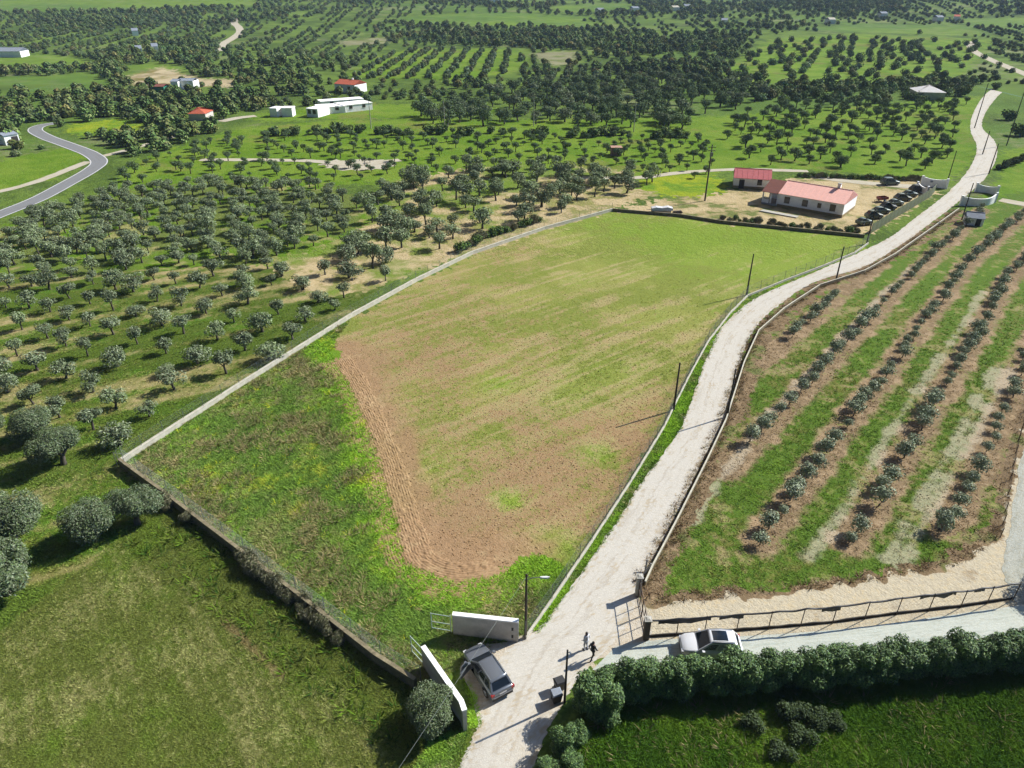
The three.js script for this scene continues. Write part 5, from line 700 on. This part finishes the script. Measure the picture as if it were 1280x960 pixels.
function person(label, at, turn, wear, J) {
  const o = thing('person', label, 'person', at, turn), sk = alb(176, 132, 108), paint = (x, y, z) => y < 0.09 ? wear.shoe : y < 0.92 ? wear.legs : y > 1.49 ? sk : wear.arms && Math.abs(z) > 0.25 && y < 1.2 ? sk : wear.top;
  const bones = [[[0, 0.93, -0.08], [0, 0.93, 0.08], 0.125, 0.125], [[0, 0.95, 0], [0.01, 1.2, 0], 0.125, 0.14], [[0.01, 1.2, 0], [0, 1.38, 0], 0.15, 0.13], [[0, 1.4, -0.15], [0, 1.4, 0.15], 0.075, 0.075], [[0, 1.42, 0], [0.02, 1.55, 0], 0.058, 0.055]];
  for (const s of [0, 1]) { const d = s ? 1 : -1, l = J.leg[s], a = J.arm[s]; bones.push([[0, 0.9, d * 0.09], l[0], 0.098, 0.062], [l[0], l[1], 0.06, 0.042], [[l[1][0] - 0.04, 0.05, l[1][2]], [l[1][0] + 0.16, 0.035, l[1][2]], 0.045, 0.035], [[0, 1.4, d * 0.18], a[0], 0.062, 0.048], [a[0], a[1], 0.046, 0.033]); }
  const head = blend([[[0.02, 1.66, 0], [0.025, 1.63, 0], 0.092, 0.088], [[0.05, 1.57, 0], [0.07, 1.555, 0], 0.055, 0.035], [[0.105, 1.625, 0], [0.125, 1.6, 0], 0.012, 0.015], [[0.095, 1.565, -0.02], [0.095, 1.565, 0.02], 0.014, 0.014], [[0.02, 1.63, -0.09], [0.02, 1.605, -0.09], 0.02, 0.014], [[0.02, 1.63, 0.09], [0.02, 1.605, 0.09], 0.02, 0.014], [[0.01, 1.5, 0], [0.02, 1.57, 0], 0.056, 0.054]], 0.012);
  const dark = alb(40, 32, 28), face = (x, y, z) => Math.hypot(x - 0.1, y - 1.64, Math.abs(z) - 0.034) < 0.018 ? dark : Math.hypot(x - 0.1, (y - 1.565) * 2, z) < 0.028 ? alb(150, 84, 76) : sk;
  const parts = [skin(blend(bones, 0.022), [-0.5, -0.02, -0.5], [0.5, 1.62, 0.5], 92, paint), skin(head, [-0.12, 1.47, -0.14], [0.16, 1.78, 0.14], 60, face)];
  for (const s of [0, 1]) { const [e, w] = J.arm[s], d = V(...w).sub(V(...e)).normalize(), q = d.clone().cross(V(0, 1, 0.01)); if (q.lengthSq() < 0.02) q.set(1, 0, 0); q.normalize(); parts.push(hand(w, [d.x, d.y, d.z], [q.x, q.y, q.z], () => sk)); }
  addMesh('body', mergeGeometries(parts), std(0xffffff, 0.85, { vertexColors: true }), o);
  addMesh('hair', skin(blend([[[0, 1.69, 0], [-0.02, 1.66, 0], 0.094, 0.096], [[-0.045, 1.64, 0], [-0.05, 1.58, 0], 0.07, 0.055]], 0.012), [-0.16, 1.5, -0.13], [0.12, 1.82, 0.13], 44, () => wear.hair), std(0xffffff, 0.9, { vertexColors: true }), o);
}
person('person in a white shirt and light trousers standing on the gravel road', V(...Object.values(px(732, 812))).setY(0.03), 2.2, { shoe: alb(60, 56, 52), legs: alb(196, 200, 210), top: alb(236, 238, 244), hair: alb(92, 82, 76) }, { leg: [[[0.05, 0.5, -0.11], [0.0, 0.09, -0.12]], [[0.04, 0.5, 0.11], [-0.06, 0.09, 0.13]]], arm: [[[-0.03, 1.13, -0.27], [0.14, 0.95, -0.22]], [[0.0, 1.12, 0.28], [0.2, 1.02, 0.2]]] });
person('person in dark clothes walking beside the hedge', V(...Object.values(px(740, 824))).setY(0.03), 0.7, { shoe: alb(30, 30, 32), legs: alb(40, 42, 50), top: alb(48, 50, 58), hair: alb(36, 32, 30) }, { leg: [[[0.16, 0.5, -0.1], [0.2, 0.09, -0.1]], [[-0.02, 0.5, 0.1], [-0.24, 0.1, 0.1]]], arm: [[[-0.1, 1.13, -0.27], [-0.06, 0.9, -0.29]], [[0.08, 1.13, 0.27], [0.22, 0.95, 0.26]]] });

// ---------- houses ----------
function house(name, label, a, b, depth, wallH, rise, { wall = M.whiteWall, roof = M.roofOrange, base, windows = [], doors = [], chimney, flat, hip, gableWin, over = 0.25, category = 'house', group } = {}) {
  const L = Math.hypot(b.x - a.x, b.z - a.z), turn = Math.atan2(-(b.z - a.z), b.x - a.x), o = thing(name, label, category, a.clone(), turn, group);   // +x along the facade, -z to the back
  new MB().box(0, L, base ? base : -0.3, wallH, -depth, 0).build('wall', wall, o);
  if (base) new MB().box(-0.02, L + 0.02, -0.3, base - 0.002, -depth - 0.02, 0.02).build('plinth', M.ochre, o);
  if (flat) new MB().box(-0.12, L + 0.12, wallH + 0.003, wallH + 0.25, -depth - 0.12, 0.12).build('parapet', wall, o);
  else if (hip) new MB().loft([[[-over, wallH, over], [L + over, wallH, over], [L + over, wallH, -depth - over], [-over, wallH, -depth - over]], [[depth / 2, wallH + rise, -depth / 2 + 0.05], [L - depth / 2, wallH + rise, -depth / 2 + 0.05], [L - depth / 2, wallH + rise, -depth / 2 - 0.05], [depth / 2, wallH + rise, -depth / 2 - 0.05]]]).build('roof', roof, o);
  else {
    new MB().loft([[[0, wallH, 0], [0, wallH, -depth], [0, wallH + rise - 0.06, -depth / 2]], [[L, wallH, 0], [L, wallH, -depth], [L, wallH + rise - 0.06, -depth / 2]]]).build('gable', wall, o);
    const rf = new MB(), k = rise / (depth / 2), e = 0.08, y0 = wallH - over * k; rf.loft([[-0.12], [L + 0.06]].map(([x]) => [[x, y0 + 0.02, over], [x, y0 + e + 0.02, over], [x, wallH + rise + e, -depth / 2], [x, y0 + e + 0.02, -depth - over], [x, y0 + 0.02, -depth - over], [x, wallH + rise, -depth / 2]])); const R2 = rf.build('roof', roof, o);
    const ridge = new MB(); ridge.tube([V(-0.12, wallH + rise + e, -depth / 2), V(L + 0.06, wallH + rise + e, -depth / 2)], 0.09, 0.09, 6).build('ridge', roof, R2); const n = Math.round(L / 1.1), ribs = []; for (let i = 0; i < n && L > 5; i++) { const x = (i + 0.5) * L / n, m = new MB(); m.tube([V(x, y0 + e + 0.03, over), V(x, wallH + rise + e + 0.01, -depth / 2)], 0.035, 0.035, 4).build('tile_rib', roof, R2); }
  }
  const opening = (nm, x, y, w, h, z, mat) => { const f = new MB().box(x - w / 2 - 0.08, x + w / 2 + 0.08, y - 0.08, y + h + 0.08, z - 0.04, z + 0.03).build(nm, M.shutter, o); new MB().box(x - w / 2, x + w / 2, y, y + h, z + 0.032, z + 0.045).build(nm === 'door' ? 'leaf' : 'pane', mat, f); if (nm !== 'door') new MB().box(x - w / 2 - 0.14, x + w / 2 + 0.14, y - 0.15, y - 0.085, z - 0.02, z + 0.09).build('sill', wall, f); };
  for (const [x, y, w, h] of windows) opening('window', x * L, y, w, h, 0, M.windowGlass); for (const [x, w, h] of doors) opening('door', x * L, 0.02, w, h, 0, M.darkWood);
  if (chimney) { const c = new MB().box(chimney[0] * L - 0.3, chimney[0] * L + 0.3, wallH + rise * 0.3, wallH + rise + chimney[1], -depth / 2 - 0.7, -depth / 2 - 0.1).build('chimney', M.whiteWall, o); new MB().box(chimney[0] * L - 0.38, chimney[0] * L + 0.38, wallH + rise + chimney[1] + 0.003, wallH + rise + chimney[1] + 0.12, -depth / 2 - 0.78, -depth / 2 - 0.02).build('chimney_cap', M.concrete, c); }
  return o;
}
{
  const a = px(971, 258), b = px(1052, 272.5), e = V(b.x - a.x, 0, b.z - a.z).normalize();
  const h = house('farmhouse', 'long white farmhouse with a pink tiled roof and ochre plinth', a, b, 8.6, 2.75, 1.7, { roof: M.roofPink, base: 0.55, windows: [[0.14, 1.05, 0.95, 1.15], [0.42, 1.05, 0.95, 1.15], [0.64, 1.25, 0.6, 0.8], [0.84, 1.05, 0.95, 1.2]], chimney: [0.78, 0.9] });
  // veranda under the darker roof
  new MB().loft([[-3.6], [-0.14]].map(([x]) => [[x, 2.55, 0.2], [x, 2.63, 0.2], [x, 4.35, -4.3], [x, 2.63, -8.8], [x, 2.55, -8.8], [x, 4.27, -4.3]])).build('veranda_roof', M.roofDark, h); new MB().box(-3.4, -0.02, -0.1, 0.35, -8.4, -0.02).build('veranda_floor', M.concrete, h); new MB().box(-3.4, -0.02, 0.353, 2.5, -4.6, -4.3).build('veranda_wall', M.whiteWall, h); for (const x of [-3.3, -1.6, -0.2]) new MB().box(x - 0.12, x + 0.12, 0.354, 2.55, -0.35, -0.1).build('veranda_post', M.whiteWall, h);
  new MB().box(-3.4, -1.9, 0.355, 1.15, -0.1, -0.04).build('veranda_rail', M.whiteWall, h); 
  const s = thing('garden_slab', 'pale concrete slab in the grass before the farmhouse veranda', 'slab', px(958, 265), h.rotation.y); new MB().box(-1.2, 6.2, -0.05, 0.1, -1.1, 0.4).build('slab', M.concrete, s); new MB().box(-1.3, 6.3, -0.04, 0.2, 0.41, 0.55).build('edge', M.greyWall, s);
  const c = px(916, 235), d = px(962, 238);
  house('outbuilding', 'small white outbuilding with a dark red roof beside the farmhouse', c, d, 6.4, 2.35, 1.35, { roof: M.roofRed, base: 0.6, windows: [[0.7, 1.05, 0.85, 1.05]], doors: [[0.22, 1, 1.9]] });
  house('field_hut', 'small white hut with a slate-grey roof at the young olive rows', px(1206, 281), px(1228, 283), 2.6, 1.5, 0.7, { roof: M.roofGrey, doors: [[0.7, 0.7, 1.3]], category: 'hut' });
  house('well_house', 'square brick well house standing in the open pasture', px(764, 195), px(777, 195), 2.6, 1.9, 0.3, { wall: M.brick, flat: true, category: 'hut' });
  house('villa', 'white villa with an orange tiled roof among far trees', px(419, 115), px(444, 117), 8, 3.2, 1.3, { windows: [[0.3, 1.2, 1.2, 1.2], [0.7, 1.2, 1.2, 1.2]], chimney: [0.6, 0.6] });
  for (const [x0, y0, x1, y1, dp, hh] of [[384, 146, 398, 147, 7, 2.5], [398, 143, 432, 141, 7, 2], [430, 141, 466, 137, 7, 2.2], [402, 136, 455, 132, 5, 2.2]]) house('white_farm_block', 'flat-roofed white block of the sprawling farm beyond the pasture', px(x0, y0), px(x1, y1), dp, hh, 0.3, { flat: true, windows: [[0.25, 1.1, 1.1, 1.2], [0.7, 1.1, 1.1, 1.2]], category: 'building', group: 'blocks of the white farm' });
  for (const [x0, y0, x1, y1] of [[338, 146, 347, 146.5], [353, 146, 366, 146]]) house('white_shed', 'small white shed beside the sprawling white farm', px(x0, y0), px(x1, y1), 4, 2.6, 0.4, { flat: true, category: 'shed', group: 'small white sheds' });
  house('red_roofed_house', 'low house with a bright orange hipped roof hidden in trees', px(237, 151), px(258, 151), 7, 2.2, 1.5, { hip: true, wall: M.greyWall });
  house('green_shed', 'green metal shed below the sandy quarry', px(194, 117), px(206, 117), 6, 2.6, 0.6, { wall: M.roofGreen, roof: M.roofDark, category: 'shed' });
  for (const [x0, y0, x1, y1] of [[215, 113, 224, 113], [225, 112, 243, 112]]) house('pale_shed', 'low pale shed beside the green metal shed', px(x0, y0), px(x1, y1), 6, 3.4, 0.6, { roof: M.roofGrey, category: 'shed', group: 'pale sheds below the quarry' });
  house('hilltop_barn', 'white barn on the far green field', px(-2, 72), px(27, 72), 9, 3, 1.6, { roof: M.roofGrey, category: 'barn' });
  house('roadside_shed', 'small white shed with a green door above the asphalt road', px(8, 182), px(26, 179), 4, 2.6, 0.5, { roof: M.roofGrey, doors: [[0.7, 1.6, 2]], category: 'shed' });
  house('pale_roofed_house', 'white house with a broad pale roof above the farmhouse grove', px(1145, 124), px(1180, 125), 11, 2.6, 2, { roof: M.roofPale, hip: true, wall: M.creamWall });
  for (const x of [1190, 1197, 1204]) { const o = thing('polytunnel', 'small arched polytunnel beside the pale-roofed house', 'greenhouse', px(x, 111), 0, 'polytunnels'); new MB().loft([0, -9].map((z) => [0, 1, 2, 3, 4, 5, 6, 7, 8].map((k) => [-1.4 * Math.cos(k / 8 * Math.PI), 2 * Math.sin(k / 8 * Math.PI), z]))).build('cover', M.concrete, o); new MB().box(-0.45, 0.45, 0, 1.6, 0.01, 0.04).build('door', M.roofGrey, o); }
  const R3 = rng(15); for (const [x, y] of [[620, 3], [860, 12], [905, 31], [1040, 30], [1105, 22], [170, 45], [175, 69], [195, 66], [795, 15], [845, 14], [1175, 27], [1195, 26], [752, 17]]) house('far_house', 'tiny white house on the far wooded hills', px(x - 4, y), px(x + 4, y), 8, 3.4, 1.4, { roof: R3() < 0.25 ? M.roofOrange : R3() < 0.5 ? M.roofGrey : M.creamWall, category: 'house', group: 'far houses on the hills' });
  // entrance walls with swept tops
  const swept = (label, pts, h0, h1, mat = M.whiteWall) => { const p = resample(pts, 0.4), o = thing('entrance_wall', label, 'wall', p[0].clone()); new MB().wall(p.map((q) => q.clone().sub(p[0])), 0.25, (i) => { const t = i / (p.length - 1); return h0 + (h1 - h0) * (2 * t - 1) ** 2; }).build('masonry', mat, o); for (const q of [p[0], p.at(-1)]) new MB().box(q.x - p[0].x - 0.2, q.x - p[0].x + 0.2, -0.05, h1 + 0.15, q.z - p[0].z - 0.2, q.z - p[0].z + 0.2).build('pillar', mat, o); return o; };
  const w1 = swept('white entrance wall with a small plaque in front of the farmhouse drive', poly(1151, 232, 1168, 234, 1182, 236), 1.7, 2.1); const q = w1.position, pl = px(1162, 233.4); new MB().box(pl.x - q.x - 0.25, pl.x - q.x + 0.25, 1.05, 1.4, pl.z - q.z + 0.1, pl.z - q.z + 0.3).build('plaque', M.roofGrey, w1);
  swept('white curved wall behind the parked green vehicles', poly(1145, 238, 1150, 240, 1158, 244), 1.3, 1.8); swept('white swept gate wall beside the gravel road', poly(1200, 257, 1218, 257.5, 1234, 256.5, 1243, 253), 1.45, 1.95); swept('white swept gate wall set back from the gravel road', poly(1219, 240, 1232, 241, 1245, 244), 1.4, 1.9);
  // stack of building material under sheets
  const st = thing('material_stack', 'stack of blocks under white sheets behind the plot wall', 'stack', px(829, 268)); new MB().box(-2.1, 1.6, -0.05, 1.05, -2.2, -0.2).build('blocks', M.concrete, st); new MB().loft([[-2.3, 0.06], [-1.4, 0.28], [-0.2, 0.14], [0.9, 0.3], [1.9, 0.05]].map(([x, y]) => [[x, 0.75, 0], [x, 1.08 + y, -0.2], [x, 1.14 + y, -1.3], [x, 0.8, -2.4]]), false).build('sheet', M.white, st); new MB().at(3, 0, -0.8, 0.2).box(-0.9, 1, 0, 0.3, -0.4, 0.3).box(-0.8, 0.8, 0.303, 0.5, -0.3, 0.2).build('planks', M.wood, st);
}
renderer.render(scene, camera);
